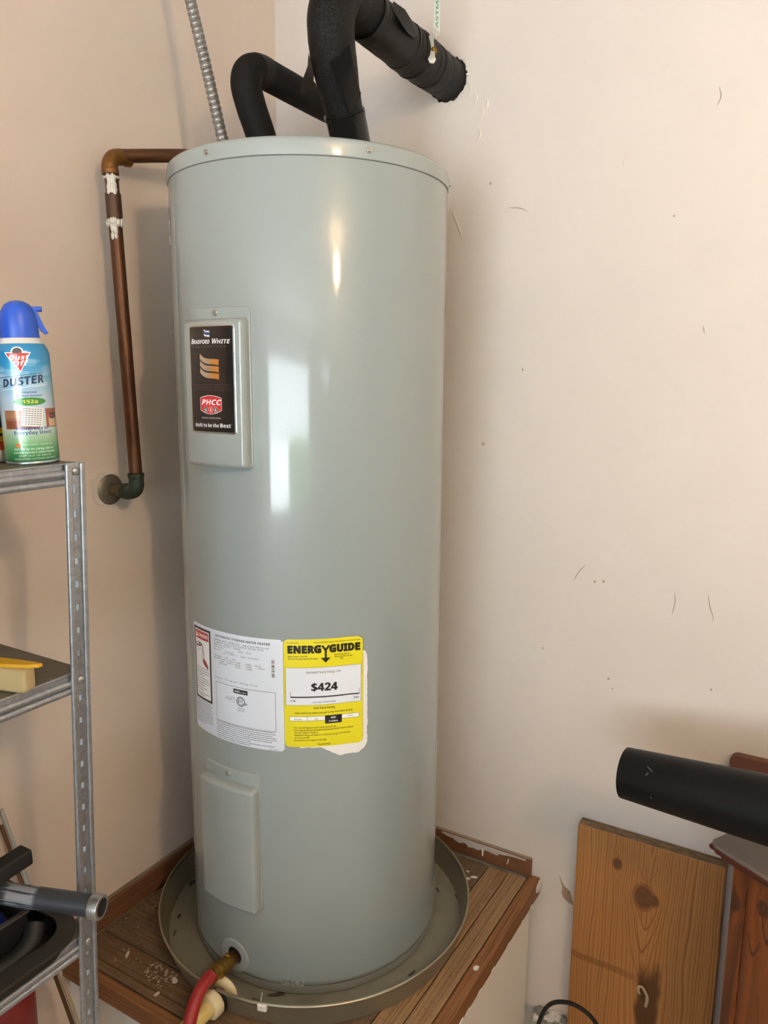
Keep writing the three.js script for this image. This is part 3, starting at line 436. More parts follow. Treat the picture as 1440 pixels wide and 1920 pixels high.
  mesh('serial_sticker', bent(25.6, 0.0215, TY0 + 0.0205, TY0 + 0.032, 0.001, () => 0.0006, { nu: 10, nv: 4 }), std(0xffffff, 0.5, 0, { map: foot }), heater);
  // drain escutcheon: disc with a hole, bent to the jacket
  const E0 = [-1.6, 0.526], ring = (r0, r1, d0, d1) => { const pos = [], uv = [], idx = [], n = 48, m = 8; for (let i = 0; i <= n; i++) for (let j = 0; j <= m; j++) { const a = i / n * Math.PI * 2, q = lerp(r0, r1, j / m), s = q * Math.cos(a), y = E0[1] + q * Math.sin(a), th = E0[0] * D2R + s / TR, d = TR + lerp(d0, d1, smooth(0.85, 1, j / m)) - (j === 0 ? 0.004 : 0); pos.push(d * Math.sin(th), y, d * Math.cos(th)); uv.push(i / n, j / m); } for (let i = 0; i < n; i++) for (let j = 0; j < m; j++) { const a = i * (m + 1) + j; idx.push(a, a + 1, a + m + 1, a + 1, a + m + 2, a + m + 1); } const g = new THREE.BufferGeometry(); g.setAttribute('position', new THREE.Float32BufferAttribute(pos, 3)); g.setAttribute('uv', new THREE.Float32BufferAttribute(uv, 2)); g.setIndex(idx); g.computeVertexNormals(); return g; };
  const esc = mesh('drain_escutcheon', ring(0.0155, 0.034, 0.0032, 0.0008), std(0x9fa3a3, 0.5), heater);
  mesh('drain_opening', ring(0.0005, 0.0158, 0.0012, 0.0012), std(0x15110f, 0.9), esc);
  // brass drain valve
  const z0 = TR - 0.004, valve = mesh('drain_valve', latheAlong([[0, 0], [0.0115, 0], [0.0115, 0.028], [0.014, 0.0295], [0.014, 0.044], [0.0125, 0.0455], [0.0125, 0.05], [0, 0.05]], [-0.007, 0.5225, z0], [-0.001, 0.5315, z0 + 0.05], 28), M.brass, heater);
  mesh('valve_stem', [latheAlong([[0, 0], [0.0055, 0], [0.0055, 0.007], [0.0035, 0.008], [0.0035, 0.011], [0, 0.011]], [-0.006, 0.533, z0 + 0.024], [-0.004, 0.546, z0 + 0.026], 20), boxG(-0.0075, -0.0005, 0.5435, 0.5452, z0 + 0.0245, z0 + 0.0265)], M.brass, valve);
}
// ------------------------------------------------------------------ things joined to the heater
{ // red hose on the drain valve
  const t = thing('drain_hose', 'red rubber hose with a brass coupling hanging from the heater drain valve', 'hose');
  const a = onTank(-1.6, 0, 0); void a; const X = TC[0], Z = TC[1] + TR;
  mesh('hose', tubeVar(curve([[X + 0.0035, 0.5405, Z + 0.074], [X + 0.006, 0.5415, Z + 0.092], [X + 0.0105, 0.538, Z + 0.112], [X + 0.017, 0.522, Z + 0.136], [X + 0.022, 0.49, Z + 0.152], [X + 0.024, 0.42, Z + 0.162], [X + 0.024, 0.25, Z + 0.18], [X + 0.024, 0.03, Z + 0.22], [X + 0.05, 0.0125, Z + 0.3], [X + 0.15, 0.0125, Z + 0.42]]), () => 0.0115, 140, 24), M.red, t);
  mesh('coupling', latheAlong([[0.0095, 0], [0.0150, 0], [0.0156, 0.002], [0.0156, 0.016], [0.0142, 0.018], [0.0132, 0.02], [0.0132, 0.032], [0.0138, 0.034], [0, 0.034]], [X - 0.0014, 0.5312, Z + 0.0415], [X + 0.0040, 0.5412, Z + 0.08], 12), M.brass, t);
}
{ // cream plastic drain outlet of the pan with its black gasket and yellowed pipe
  const t = thing('pan_drain_fitting', 'cream plastic drain fitting with black gasket on the drain pan behind the red hose', 'pipe fitting');
  const a = 2.2 * D2R, d = [Math.sin(a), 0, Math.cos(a)], o = [PAN[0] + 0.3045 * d[0], P + 0.03, PAN[1] + 0.3045 * d[2]]; const k = (q) => [o[0] + d[0] * q, o[1], o[2] + d[2] * q];
  mesh('flange', latheAlong([[0.012, 0], [0.0255, 0], [0.0265, 0.002], [0.0265, 0.012], [0.012, 0.012]], k(-0.008), k(0.02)), M.cream, t);
  mesh('gasket', latheAlong([[0.012, 0], [0.0245, 0], [0.025, 0.001], [0.025, 0.003], [0.0245, 0.004], [0.012, 0.004]], k(0.0185), k(0.05)), M.rubber, t);
  mesh('nut', latheAlong([[0.012, 0], [0.023, 0], [0.0245, 0.003], [0.0245, 0.017], [0.021, 0.021], [0.012, 0.021]], k(0.0228), k(0.06), 10), M.cream, t);
  const e = k(0.044); mesh('drain_pipe', tubeVar(curve([k(0.0435), k(0.062), [e[0] - 0.004, e[1] - 0.006, e[2] + 0.042], [e[0] - 0.008, e[1] - 0.06, e[2] + 0.062], [e[0] - 0.008, 0.02, e[2] + 0.066]]), () => 0.0155, 60, 24), M.creamPipe, t);
}
{ // flexible metal conduit from the heater lid up to the ceiling corner
  const t = thing('metal_conduit', 'flexible ribbed metal conduit rising from the heater lid to the ceiling', 'conduit');
  const pitch = 0.0112; const c = curve([[0.222, 1.968, 0.412], [0.2195, 1.99, 0.411], [0.199, 2.034, 0.41], [0.1685, 2.146, 0.41], [0.1295, 2.2855, 0.41], [0.1035, 2.379, 0.41], [0.065, 2.5195, 0.41]]);
  mesh('ribbed_sheath', tubeVar(c, (u, a, s) => { const p = (s / pitch + 0.06 * Math.sin(a)) % 1; return 0.0082 + 0.0026 * Math.sqrt(Math.max(0, Math.sin(Math.PI * clamp((p - 0.08) / 0.84)))); }, 820, 20), M.conduit, t);
  mesh('connector', latheAlong([[0, 0], [0.017, 0], [0.017, 0.008], [0.014, 0.009], [0.014, 0.022], [0, 0.022]], [0.222, 1.9652, 0.412], [0.2195, 1.99, 0.411], 20), M.zinc, t);
}
// ------------------------------------------------------------------ insulated pipes
const bumpy = (r, k) => (u, a, s) => r * (1 + k * noise.noise(Math.cos(a) * 1.2 + s * 9, Math.sin(a) * 1.2, s * 21) + 0.5 * k * noise.noise(Math.cos(a) * 4, Math.sin(a) * 4, s * 60));
{
  const t = thing('insulated_pipe', 'front pipe in thick black foam arching from the heater lid into a ragged wall hole', 'insulated pipe');
  const path = [[0.432, 1.986, 0.323], [0.434, 2.015, 0.337], [0.440, 2.07, 0.372], [0.449, 2.13, 0.412], [0.4555, 2.18, 0.427], [0.457, 2.22, 0.405], [0.457, 2.229, 0.365], [0.457, 2.222, 0.31], [0.457, 2.218, 0.2], [0.457, 2.217, 0.1], [0.457, 2.217, 0.0]];
  const c = curve(path), L = c.getLength();
  mesh('foam_sleeve', tubeVar(c, (u, a, s) => { const r = 0.0325 + 0.0065 * smooth(0.05, 0.2, s) - 0.0 * u; return bumpy(r + 0.0015 * smooth(L - 0.3, L - 0.22, s), 0.035)(u, a, s); }, 180, 40), M.foam, t);
  const wrap = (s0, s1, r, mat, k = 0.03, name = 'tape_wrap') => mesh(name, tubeVar(c, bumpy(r, k), 24, 40, s0 / L, s1 / L), mat, t);
  wrap(0.0, 0.078, 0.0352, M.tape, 0.02); wrap(0.074, 0.081, 0.0368, M.tape, 0.03, 'tape_fold');
  wrap(L - 0.325, L - 0.19, 0.0418, M.tapeMatte, 0.03); wrap(L - 0.2, L - 0.095, 0.0425, M.tapeMatte, 0.04); wrap(L - 0.1, L - 0.052, 0.0415, M.tapeMatte, 0.035); wrap(L - 0.055, L - 0.001, 0.0402, M.tapeMatte, 0.03);
  for (const [s, r] of [[L - 0.325, 0.0424], [L - 0.31, 0.042], [L - 0.19, 0.0432], [L - 0.172, 0.043], [L - 0.112, 0.0434], [L - 0.09, 0.0428]]) wrap(s, s + 0.008, r, M.tapeMatte, 0.03, 'tape_fold');
  // loose tape: a piece stuck on the riser, a flap hanging at its left, a torn tongue on top of the run
  const flap = (pts, mat, th = 0.0012) => { // pts: rows of [left, right] points
    const pos = [], idx = [], uv = []; const n = pts.length; for (const s of [0, 1]) for (const [a, b] of pts) for (let i = 0; i <= 4; i++) { const q = V(...a).lerp(V(...b), i / 4); const o = s ? th : 0; pos.push(q.x + o * 0.45, q.y + o * 0.3, q.z + o * 0.8); uv.push(i / 4, 0); }
    const N = n * 5; for (let j = 0; j < n - 1; j++) for (let i = 0; i < 4; i++) { const k = j * 5 + i; idx.push(k, k + 5, k + 1, k + 1, k + 5, k + 6, N + k, N + k + 1, N + k + 5, N + k + 1, N + k + 6, N + k + 5); }
    for (let j = 0; j < n - 1; j++) for (const i of [0, 4]) { const k = j * 5 + i; idx.push(k, N + k, k + 5, k + 5, N + k, N + k + 5); }
    const g = new THREE.BufferGeometry(); g.setAttribute('position', new THREE.Float32BufferAttribute(pos, 3)); g.setAttribute('uv', new THREE.Float32BufferAttribute(uv, 2)); g.setIndex(idx); g.computeVertexNormals(); mesh('tape_flap', g, mat, t);
  };
  const onRiser = (s, ang, r) => { const P0 = c.getPointAt(s / L), T = c.getTangentAt(s / L), n = V(0.51, 0, 0.86); n.addScaledVector(T, -n.dot(T)).normalize(); const b = T.clone().cross(n); return P0.addScaledVector(n, r * Math.cos(ang)).addScaledVector(b, r * Math.sin(ang)).toArray(); };
  flap([[onRiser(0.165, -0.15, 0.0415), onRiser(0.185, 0.75, 0.043)], [onRiser(0.14, -0.05, 0.0415), onRiser(0.155, 0.8, 0.0415)], [onRiser(0.105, 0.05, 0.041), onRiser(0.12, 0.9, 0.0405)], [onRiser(0.085, 0.25, 0.041), onRiser(0.11, 1.0, 0.0405)]], M.tape);
  flap([[onRiser(0.178, -1.35, 0.041), onRiser(0.165, -1.1, 0.041)], [onRiser(0.162, -1.45, 0.045), onRiser(0.15, -1.15, 0.041)], [onRiser(0.148, -1.6, 0.055), onRiser(0.136, -1.3, 0.044)], [onRiser(0.138, -1.7, 0.062), onRiser(0.13, -1.45, 0.049)]], M.tape);
  flap([[onRiser(0.139, -1.66, 0.060), onRiser(0.133, -1.55, 0.053)], [onRiser(0.126, -1.72, 0.068), onRiser(0.122, -1.6, 0.062)]], M.tape);
  flap([[onRiser(0.136, -1.45, 0.049), onRiser(0.131, -1.3, 0.045)], [onRiser(0.145, -1.25, 0.044), onRiser(0.139, -1.1, 0.0415)]], M.tape);
  flap([[[0.4955, 2.246, 0.295], [0.500, 2.228, 0.300]], [[0.505, 2.24, 0.27], [0.507, 2.212, 0.288]], [[0.5035, 2.232, 0.24], [0.506, 2.205, 0.262]], [[0.4995, 2.222, 0.215], [0.5, 2.21, 0.226]]], M.tapeMatte);
}
{
  const t = thing('insulated_pipe', 'rear slimmer pipe in black foam bending from the heater lid towards the corner wall', 'insulated pipe');
  const c = curve([[0.2535, 1.984, 0.338], [0.2525, 2.01, 0.348], [0.251, 2.05, 0.366], [0.25, 2.09, 0.388], [0.2495, 2.122, 0.400], [0.249, 2.146, 0.392], [0.249, 2.158, 0.365], [0.2485, 2.1585, 0.32], [0.242, 2.160, 0.2], [0.226, 2.166, 0.0]]), L = c.getLength();
  mesh('foam_sleeve', tubeVar(c, bumpy(0.0278, 0.012), 160, 36), M.foamPlain, t);
  mesh('tape_wrap', tubeVar(c, bumpy(0.0284, 0.02), 20, 36, 0.200 / L, 0.228 / L), M.tapeMatte, t);
  mesh('tape_wrap', tubeVar(c, bumpy(0.0286, 0.02), 20, 36, 0, 0.022 / L), M.tape, t);
}
{ // strap hanger over the front pipe
  const t = thing('pipe_hanger', 'pale plumber strap with green print bolted over the front black pipe', 'pipe hanger');
  const print = canvasTex(64, 512, (g) => { g.fillStyle = '#c9cdc6'; g.fillRect(0, 0, 64, 512); g.save(); g.translate(44, 500); g.rotate(-Math.PI / 2); g.fillStyle = '#4c8f74'; g.font = 'bold 34px sans-serif'; g.fillText('ASTM  3/4  STRAP  UL', 0, 0); g.restore(); });
  const st = mesh('strap', boxG(-0.006, 0.006, 0, 0.2735, -0.0008, 0.0008), std(0xffffff, 0.35, 0.3, { map: print }), t); st.position.set(0.5075, 2.2455, 0.152); st.rotation.y = 0.55;
  mesh('strap_foot', [boxG(-0.0105, 0.0045, -0.0016, 0.010, -0.001, 0.001, 0.0005).rotateZ(-0.8).rotateY(0.55).translate(0.505, 2.239, 0.1535), boxG(-0.0045, 0.0045, 0, 0.048, -0.001, 0.001, 0.0006).rotateY(0.55).rotateZ(0.1).translate(0.5025, 2.192, 0.156)], M.zinc, t);
  mesh('bolt', latheAlong([[0, 0], [0.0095, 0], [0.0095, 0.0016], [0.0075, 0.0018], [0.0072, 0.006], [0.0035, 0.0065], [0.0035, 0.012], [0, 0.0125]], [0.4985, 2.2145, 0.150], [0.51, 2.2145, 0.168], 6), M.brass, t);
  mesh('nut', latheAlong([[0, 0], [0.0075, 0], [0.008, 0.001], [0.008, 0.005], [0.0075, 0.006], [0, 0.006]], [0.5005, 2.196, 0.157], [0.512, 2.196, 0.176], 6), M.zinc, t);
  const ring = new THREE.TorusGeometry(0.0432, 0.0016, 8, 60); ring.scale(1, 1, 3.2); ring.translate(0.457, 2.217, 0.150); mesh('clamp_band', ring, M.tapeMatte, t);
}
// ------------------------------------------------------------------ copper relief pipe on the left wall
{
  const t = thing('copper_pipe', 'tarnished copper pipe with soldered elbows running down the left wall', 'copper pipe');
  const r = 0.0122, A = [0.05, 1.997, 0.546], B = [0.0785, 1.40, 0.5465];
  const at = (k) => [lerp(A[0], B[0], k), lerp(A[1], B[1], k), lerp(A[2], B[2], k)];
  mesh('upper_run', tubeG([[0.053, 1.9985, 0.524], [0.1, 2.017, 0.42], [0.152, 2.036, 0.292]], r, 40, 24), M.copper, t);
  mesh('upper_elbow', tubeVar(curve([[0.0528, 1.999, 0.5045], [0.0515, 1.9965, 0.526], [0.0505, 1.991, 0.5395], [0.0505, 1.978, 0.5475], [0.051, 1.962, 0.5472]]), (u) => 0.0146 + 0.0008 * (u < 0.14 || u > 0.86 ? 1 : 0), 40, 24), M.copperElbow, t);
  mesh('riser_pipe', cylG(r, r, at(0.04), at(0.985), 28), M.copper, t);
  mesh('coupling', latheAlong([[r, 0], [0.0142, 0], [0.0142, 0.046], [r, 0.046]], at(0.115), at(0.3), 28), M.copperDark, t);
  const blob = (k0, len, rr, seed, a0, a1) => { const q = rng(seed), o = V(...at(k0)), d = V(...at(1)).sub(o).normalize(); const gs = []; for (let i = 0; i < 26; i++) { const a = lerp(a0, a1, q()), s = len * q(); const g = new THREE.IcosahedronGeometry(0.0016 + 0.003 * q(), 1); g.scale(1, 1.7, 1); const p = o.clone().addScaledVector(d, s).add(V(Math.sin(a) * rr, 0, Math.cos(a) * rr)); g.translate(p.x, p.y, p.z); gs.push(g); } mesh('solder_drip', gs, M.solder, t); };
  blob(0.062, 0.02, 0.0108, 3, 0.2, 1.3); blob(0.09, 0.014, 0.0112, 4, 0.1, 1.5); blob(0.196, 0.004, 0.0124, 6, -0.4, 2.1); blob(0.205, 0.026, 0.0106, 5, 0.1, 1.0);
  mesh('solder_collar', latheAlong([[r, 0], [0.0148, 0], [0.0148, 0.004], [r, 0.004]], at(0.066), at(0.3), 28), M.solder, t);
  mesh('lower_elbow', tubeVar(curve([[0.0776, 1.418, 0.5465], [0.0784, 1.400, 0.5468], [0.0765, 1.388, 0.5472], [0.066, 1.3815, 0.5475], [0.045, 1.3805, 0.547]]), (u) => 0.0143 + 0.0012 * (u < 0.12 || u > 0.82 ? 1 : 0) + 0.0006 * noise.noise(u * 20, 1, 3), 40, 24), M.copperGreen, t);
  mesh('wall_stub', cylG(0.0118, 0.0118, [0, 1.3805, 0.547], [0.05, 1.3805, 0.547], 24), std(0x5f5645, 0.5, 0.5), t);
  mesh('wall_flange', latheAlong([[0.0118, 0], [0.031, 0], [0.0305, 0.003], [0.024, 0.007], [0.014, 0.0085], [0.0118, 0.0085]], [0.0006, 1.3805, 0.547], [0.05, 1.3805, 0.547], 36), std(0x857d72, 0.45, 0.6), t);
  mesh('caulk_ring', latheAlong([[0.028, 0], [0.0345, 0], [0.034, 0.0022], [0.029, 0.003]], [0.0002, 1.3805, 0.547], [0.05, 1.3805, 0.547], 36), M.white, t);
  mesh('relief_valve', [latheAlong([[0, 0], [0.014, 0], [0.014, 0.05], [0.018, 0.052], [0.018, 0.088], [0.008, 0.095], [0, 0.095]], [0.157, 1.9655, 0.29], [0.157, 2.2, 0.29], 24)], M.brass, t);
}

// ------------------------------------------------------------------ galvanised shelving on the left
{
  const t = thing('shelving_unit', 'galvanised slotted-angle shelving unit against the left wall', 'shelving', [0, 0, 0]);
  const X1 = 0.356, LEAN = 0.0415, H = 1.487, Z0 = 0.8785, Z1 = 1.80;
  const upright = (x, zc, sx, sz, slotted) => { // x, z of the outer corner; flanges run towards -sx and +sz
    const holes = []; if (slotted) for (let k = 0; k < 34; k++) { const y = 1.45 - 0.0325 * k; if (y < 0.05) break; if ([0.009, 0.009].length && Math.abs(y - 1.19) > 0.012 && Math.abs(y - 0.79) > 0.012) holes.push([[0.0125, y - 0.0045], [0.0175, y - 0.0045], [0.0175, y + 0.0045], [0.0125, y + 0.0045]]); }
    const plate = extrude([[0, 0], [0.029, 0], [0.029, H], [0, H]], 0.0012, 0, holes); plate.rotateY(-Math.PI / 2); // x(shape)->z, depth->-x
    const gs = [plate, boxG(0, 0.0055, 0, H, 0.0, 0.0075, 0.0026, 4).translate(-0.001, 0, 0), boxG(0, 0.006, 0, H, 0.0205, 0.030, 0.0028, 4).translate(-0.001, 0, 0), boxG(-0.03, -0.022, 0, H, -0.0024, 0.0004, 0.001)];
    const g = mergeGeometries(gs.map((q) => { const r = q.index ? q.toNonIndexed() : q; r.deleteAttribute('uv1'); return r; })); g.scale(sx, 1, sz); if (sx * sz < 0) { const p = g.attributes.position, n = g.attributes.normal, a = g.attributes.uv; for (let i = 0; i < p.count; i += 3) for (const q of [p, n, a]) { const s = q.itemSize; for (let k = 0; k < s; k++) { const m = q.array[(i + 1) * s + k]; q.array[(i + 1) * s + k] = q.array[(i + 2) * s + k]; q.array[(i + 2) * s + k] = m; } } }
    const u = mesh('upright', boxUV(g, 'y'), M.galv, t); u.position.set(x, 0, zc + LEAN * H); u.rotation.x = -Math.atan(LEAN); mesh('end_flange', boxUV(boxG(Math.min(0, -0.03 * sx), Math.max(0, -0.03 * sx), 0, H, Math.min(0, 0.0012 * sz), Math.max(0, 0.0012 * sz)), 'y'), M.galvLit, u); return u;
  };
  upright(X1, Z0, 1, 1, true); upright(X1, Z1, 1, -1, true); upright(0.012, Z0, -1, 1, true); upright(0.012, Z1, -1, -1, true);
  const zAt = (y) => LEAN * (H - y);
  const shelf = (y) => {
    const o = zAt(y), a = 0.0165, b = X1 - 0.0045, z0 = Z0 + 0.0035 + o, z1 = Z1 - 0.004 + o;
    const s = mesh('shelf', boxUV(boxG(a, b - 0.001, y - 0.003, y, z0, z1, 0.0008), 'z'), M.galvShelf, t);
    mesh('front_lip', boxUV(mergeGeometries([boxG(b - 0.0022, b, y - 0.029, y, z0 + 0.001, z1), cylG(0.0052, 0.0052, [b + 0.0, y - 0.0135, z0 + 0.001], [b + 0.0, y - 0.0135, z1], 18), cylG(0.0052, 0.0052, [b - 0.0004, y - 0.0245, z0 + 0.001], [b - 0.0004, y - 0.0245, z1], 18), cylG(0.0018, 0.0018, [b - 0.0012, y - 0.0014, z0 + 0.001], [b - 0.0012, y - 0.0014, z1], 10)].map((q) => { const r = q.toNonIndexed(); r.deleteAttribute('uv1'); return r; })), 'z'), M.galv, s);
    mesh('end_lip', boxUV(boxG(a, b - 0.002, y - 0.026, y - 0.002, z0 - 0.001, z0 + 0.001), 'x'), M.galv, s);
    mesh('bolt', latheAlong([[0, 0], [0.0052, 0], [0.005, 0.0015], [0.003, 0.003], [0, 0.0034]], [X1 + 0.0008, y - 0.011, Z0 + 0.0148 + o], [X1 + 0.02, y - 0.011, Z0 + 0.0148 + o], 8), M.screw, t);
  };
  shelf(1.4855); shelf(1.195); shelf(0.796);
}
// ------------------------------------------------------------------ things on the shelves
{ // blue duster can
  const cx = 0.302, cz = 0.9165, y0 = 1.4857, R = 0.0335;
  const t = thing('duster_can', 'blue aerosol duster can with domed blue trigger cap on the top shelf', 'spray can', [cx, y0, cz]); t.rotation.y = 55.4 * D2R; t.rotation.order = 'YXZ'; t.rotation.z = 0.03;
  const art = canvasTex(1500, 1120, (g, w, h) => { // the front is at u = 0 / 1; drawn in the middle and shifted by the uv
    const gr = g.createLinearGradient(0, 0, 0, h); gr.addColorStop(0, '#1f8cc9'); gr.addColorStop(0.2, '#2f95cf'); gr.addColorStop(0.38, '#86b9dc'); gr.addColorStop(0.55, '#b4cfe4'); gr.addColorStop(0.72, '#c6d4de'); gr.addColorStop(0.88, '#bcd3c8'); gr.addColorStop(1, '#8dbb8f'); g.fillStyle = gr; g.fillRect(0, 0, w, h);
    const r = rng(6); g.globalAlpha = 0.22; g.fillStyle = '#ffffff'; for (let i = 0; i < 26; i++) { g.beginPath(); g.ellipse(w * r(), 200 + 300 * r(), 60 + 90 * r(), 20 + 26 * r(), 0, 0, 7); g.fill(); } g.globalAlpha = 1;
    const c = w / 2 - 30;
    g.fillStyle = '#f1efee'; g.beginPath(); g.moveTo(c - 130, 98); g.lineTo(c + 110, 98); g.lineTo(c + 4, 330); g.closePath(); g.fill(); g.beginPath(); g.arc(c - 10, 92, 56, 0, 7); g.fill(); g.fillStyle = '#4a4a4c'; g.beginPath(); g.arc(c - 10, 92, 42, 0, 7); g.fill();
    g.fillStyle = '#c9302c'; g.beginPath(); g.moveTo(c - 112, 110); g.lineTo(c + 92, 110); g.lineTo(c + 4, 312); g.closePath(); g.fill(); g.fillStyle = '#fff'; g.save(); g.translate(c - 6, 184); g.rotate(-0.06); fitText(g, 'Dust', 0, 0, 176, 'bold italic @ sans-serif', 74, 'center'); fitText(g, 'Off', 2, 70, 130, 'bold italic @ sans-serif', 78, 'center'); g.restore();
    g.save(); g.translate(c + 10, 470); g.rotate(-0.13); g.fillStyle = '#bfe0f2'; fitText(g, 'DUSTER', 4, 4, 396, 'bold italic @ sans-serif', 124, 'center'); g.fillStyle = '#17385f'; fitText(g, 'DUSTER', 0, 0, 392, 'bold italic @ sans-serif', 122, 'center'); g.lineWidth = 5; g.strokeStyle = '#17385f'; g.save(); g.font = 'bold italic 122px sans-serif'; g.scale(392 / g.measureText('DUSTER').width, 1); g.textAlign = 'center'; g.strokeText('DUSTER', 0, 0); g.restore(); g.fillStyle = '#17385f'; g.fillRect(-210, -112, 420, 6); g.fillStyle = '#e8f3fa'; g.fillRect(-240, 26, 450, 7); g.restore();
    g.fillStyle = '#2a3f86'; fitText(g, 'Compressed', c + 60, 566, 130, 'bold @ sans-serif', 32, 'center'); fitText(g, 'Air Dust Remover', c + 60, 606, 230, 'bold @ sans-serif', 34, 'center');
    g.fillStyle = '#3f8d3f'; g.beginPath(); g.ellipse(c + 60, 662, 146, 46, 0, 0, 7); g.fill(); g.fillStyle = '#e7e25a'; fitText(g, '152a', c + 60, 682, 140, 'bold @ sans-serif', 56, 'center');
    g.fillStyle = '#9d6a4c'; g.fillRect(c - 200, 760, 310, 220); g.fillStyle = '#b68a6a'; for (let i = 0; i < 6; i++) g.fillRect(c - 196, 770 + i * 14, 140, 7); g.fillStyle = '#86492f'; g.fillRect(c - 190, 880, 170, 90);
    g.save(); g.translate(c + 60, 830); g.rotate(0.12); g.fillStyle = '#e9e8e6'; g.fillRect(-90, -100, 190, 220); g.fillStyle = '#8e929a'; for (let i = 0; i < 8; i++) for (let j = 0; j < 7; j++) g.fillRect(-82 + j * 25, -86 + i * 25, 19, 12); g.restore();
    g.fillStyle = '#9c5b3e'; g.fillRect(c + 190, 750, 170, 220); g.fillStyle = '#d7b58a'; g.fillRect(c + 220, 860, 130, 100); g.fillStyle = '#3c2c26'; g.fillRect(c + 240, 800, 90, 70); g.fillStyle = '#c8404a'; g.fillRect(c + 210, 830, 70, 16);
    g.fillStyle = '#2b3d92'; fitText(g, 'Hundreds of', c + 60, 990, 300, 'bold @ sans-serif', 56, 'center'); fitText(g, 'Everyday Uses!', c + 60, 1040, 350, 'bold @ sans-serif', 56, 'center');
    g.fillStyle = '#d9772f'; g.beginPath(); g.arc(c - 96, 1000 - 0, 0, 0, 7); g.fill();
    g.fillStyle = '#1d2f6a'; for (let y = 90; y < 1080; y += 26) { for (let k = 0; k < 7; k++) if (r() < 0.8) g.fillRect(c + 372 + k * 40, y, 26 + 12 * r(), 11); }
  });
  const low = canvasTex(1500, 260, (g, w, h) => { const gr = g.createLinearGradient(0, 0, 0, h); gr.addColorStop(0, '#8dbb8f'); gr.addColorStop(0.45, '#4d9a62'); gr.addColorStop(1, '#216e3c'); g.fillStyle = gr; g.fillRect(0, 0, w, h); const c = w / 2 - 30; g.fillStyle = '#d9772f'; g.beginPath(); g.arc(c - 84, 46, 26, 0, 7); g.fill(); g.fillStyle = '#d5ecd8'; fitText(g, 'no residue - ozone safe', c - 40, 50, 280, '@ sans-serif', 24); fitText(g, 'NET WT 10 OZ (283g) 200 mL', c + 60, 108, 380, 'bold @ sans-serif', 34, 'center'); fitText(g, 'CAUTION: CONTENTS UNDER PRESSURE', c + 60, 148, 400, 'bold @ sans-serif', 30, 'center'); fitText(g, 'KEEP OUT OF REACH', c + 60, 186, 300, '@ sans-serif', 30, 'center'); fitText(g, 'READ OTHER CAUTIONS ON BACK', c + 60, 224, 400, '@ sans-serif', 30, 'center'); });
  const body = (pts, m, name) => { const g = new THREE.LatheGeometry(pts.map((p) => new THREE.Vector2(...p)), 64, Math.PI, Math.PI * 2); const p = g.attributes.position, u = g.attributes.uv; const ys = pts.map((q) => q[1]), a = Math.min(...ys), b = Math.max(...ys); for (let i = 0; i < p.count; i++) u.setY(i, (p.getY(i) - a) / (b - a)); return mesh(name, g, m, t); };
  const gl = (map) => phys({ map, roughness: 0.32, metalness: 0.15, clearcoat: 0.8, clearcoatRoughness: 0.12 });
  body([[R, 0.031], [R, 0.142], [R - 0.0015, 0.149], [R - 0.0055, 0.156]], gl(art), 'printed_body'); body([[R - 0.002, 0.0028], [R, 0.005], [R, 0.031]], gl(low), 'printed_foot');
  mesh('base_rim', lathe([[0, 0.001], [R - 0.004, 0.001], [R - 0.001, 0], [R + 0.0004, 0.0015], [R - 0.0008, 0.004]], 48), std(0xa8b4bc, 0.3, 0.8), t);
  mesh('neck_ring', lathe([[R - 0.0055, 0.156], [R - 0.0075, 0.158], [R - 0.0085, 0.163], [R - 0.012, 0.164], [0, 0.164]], 48), std(0xdcdcd8, 0.35), t);
  const blue = phys({ color: 0x1f58d0, roughness: 0.42, clearcoat: 0.3, clearcoatRoughness: 0.3 });
  const cap = mesh('trigger_cap', lathe([[0.0236, 0.1625], [0.0232, 0.174], [0.0224, 0.187], [0.0202, 0.198], [0.0158, 0.206], [0.0085, 0.2105], [0, 0.212]], 48), blue, t);
  mesh('nozzle', [boxG(0.010, 0.0285, 0.198, 0.204, -0.0045, 0.0045, 0.0015), cylG(0.0034, 0.0034, [0.025, 0.2008, 0], [0.0295, 0.2008, 0], 16)], blue, cap);
  mesh('trigger', (() => { const g = extrude([[0.013, 0.201], [0.022, 0.199], [0.0255, 0.189], [0.029, 0.179], [0.0335, 0.1705], [0.031, 0.169], [0.0265, 0.173], [0.0225, 0.181], [0.019, 0.189], [0.014, 0.192]], 0.009, 0.0008); g.translate(0, 0, -0.0045); return g; })(), blue, cap);
}
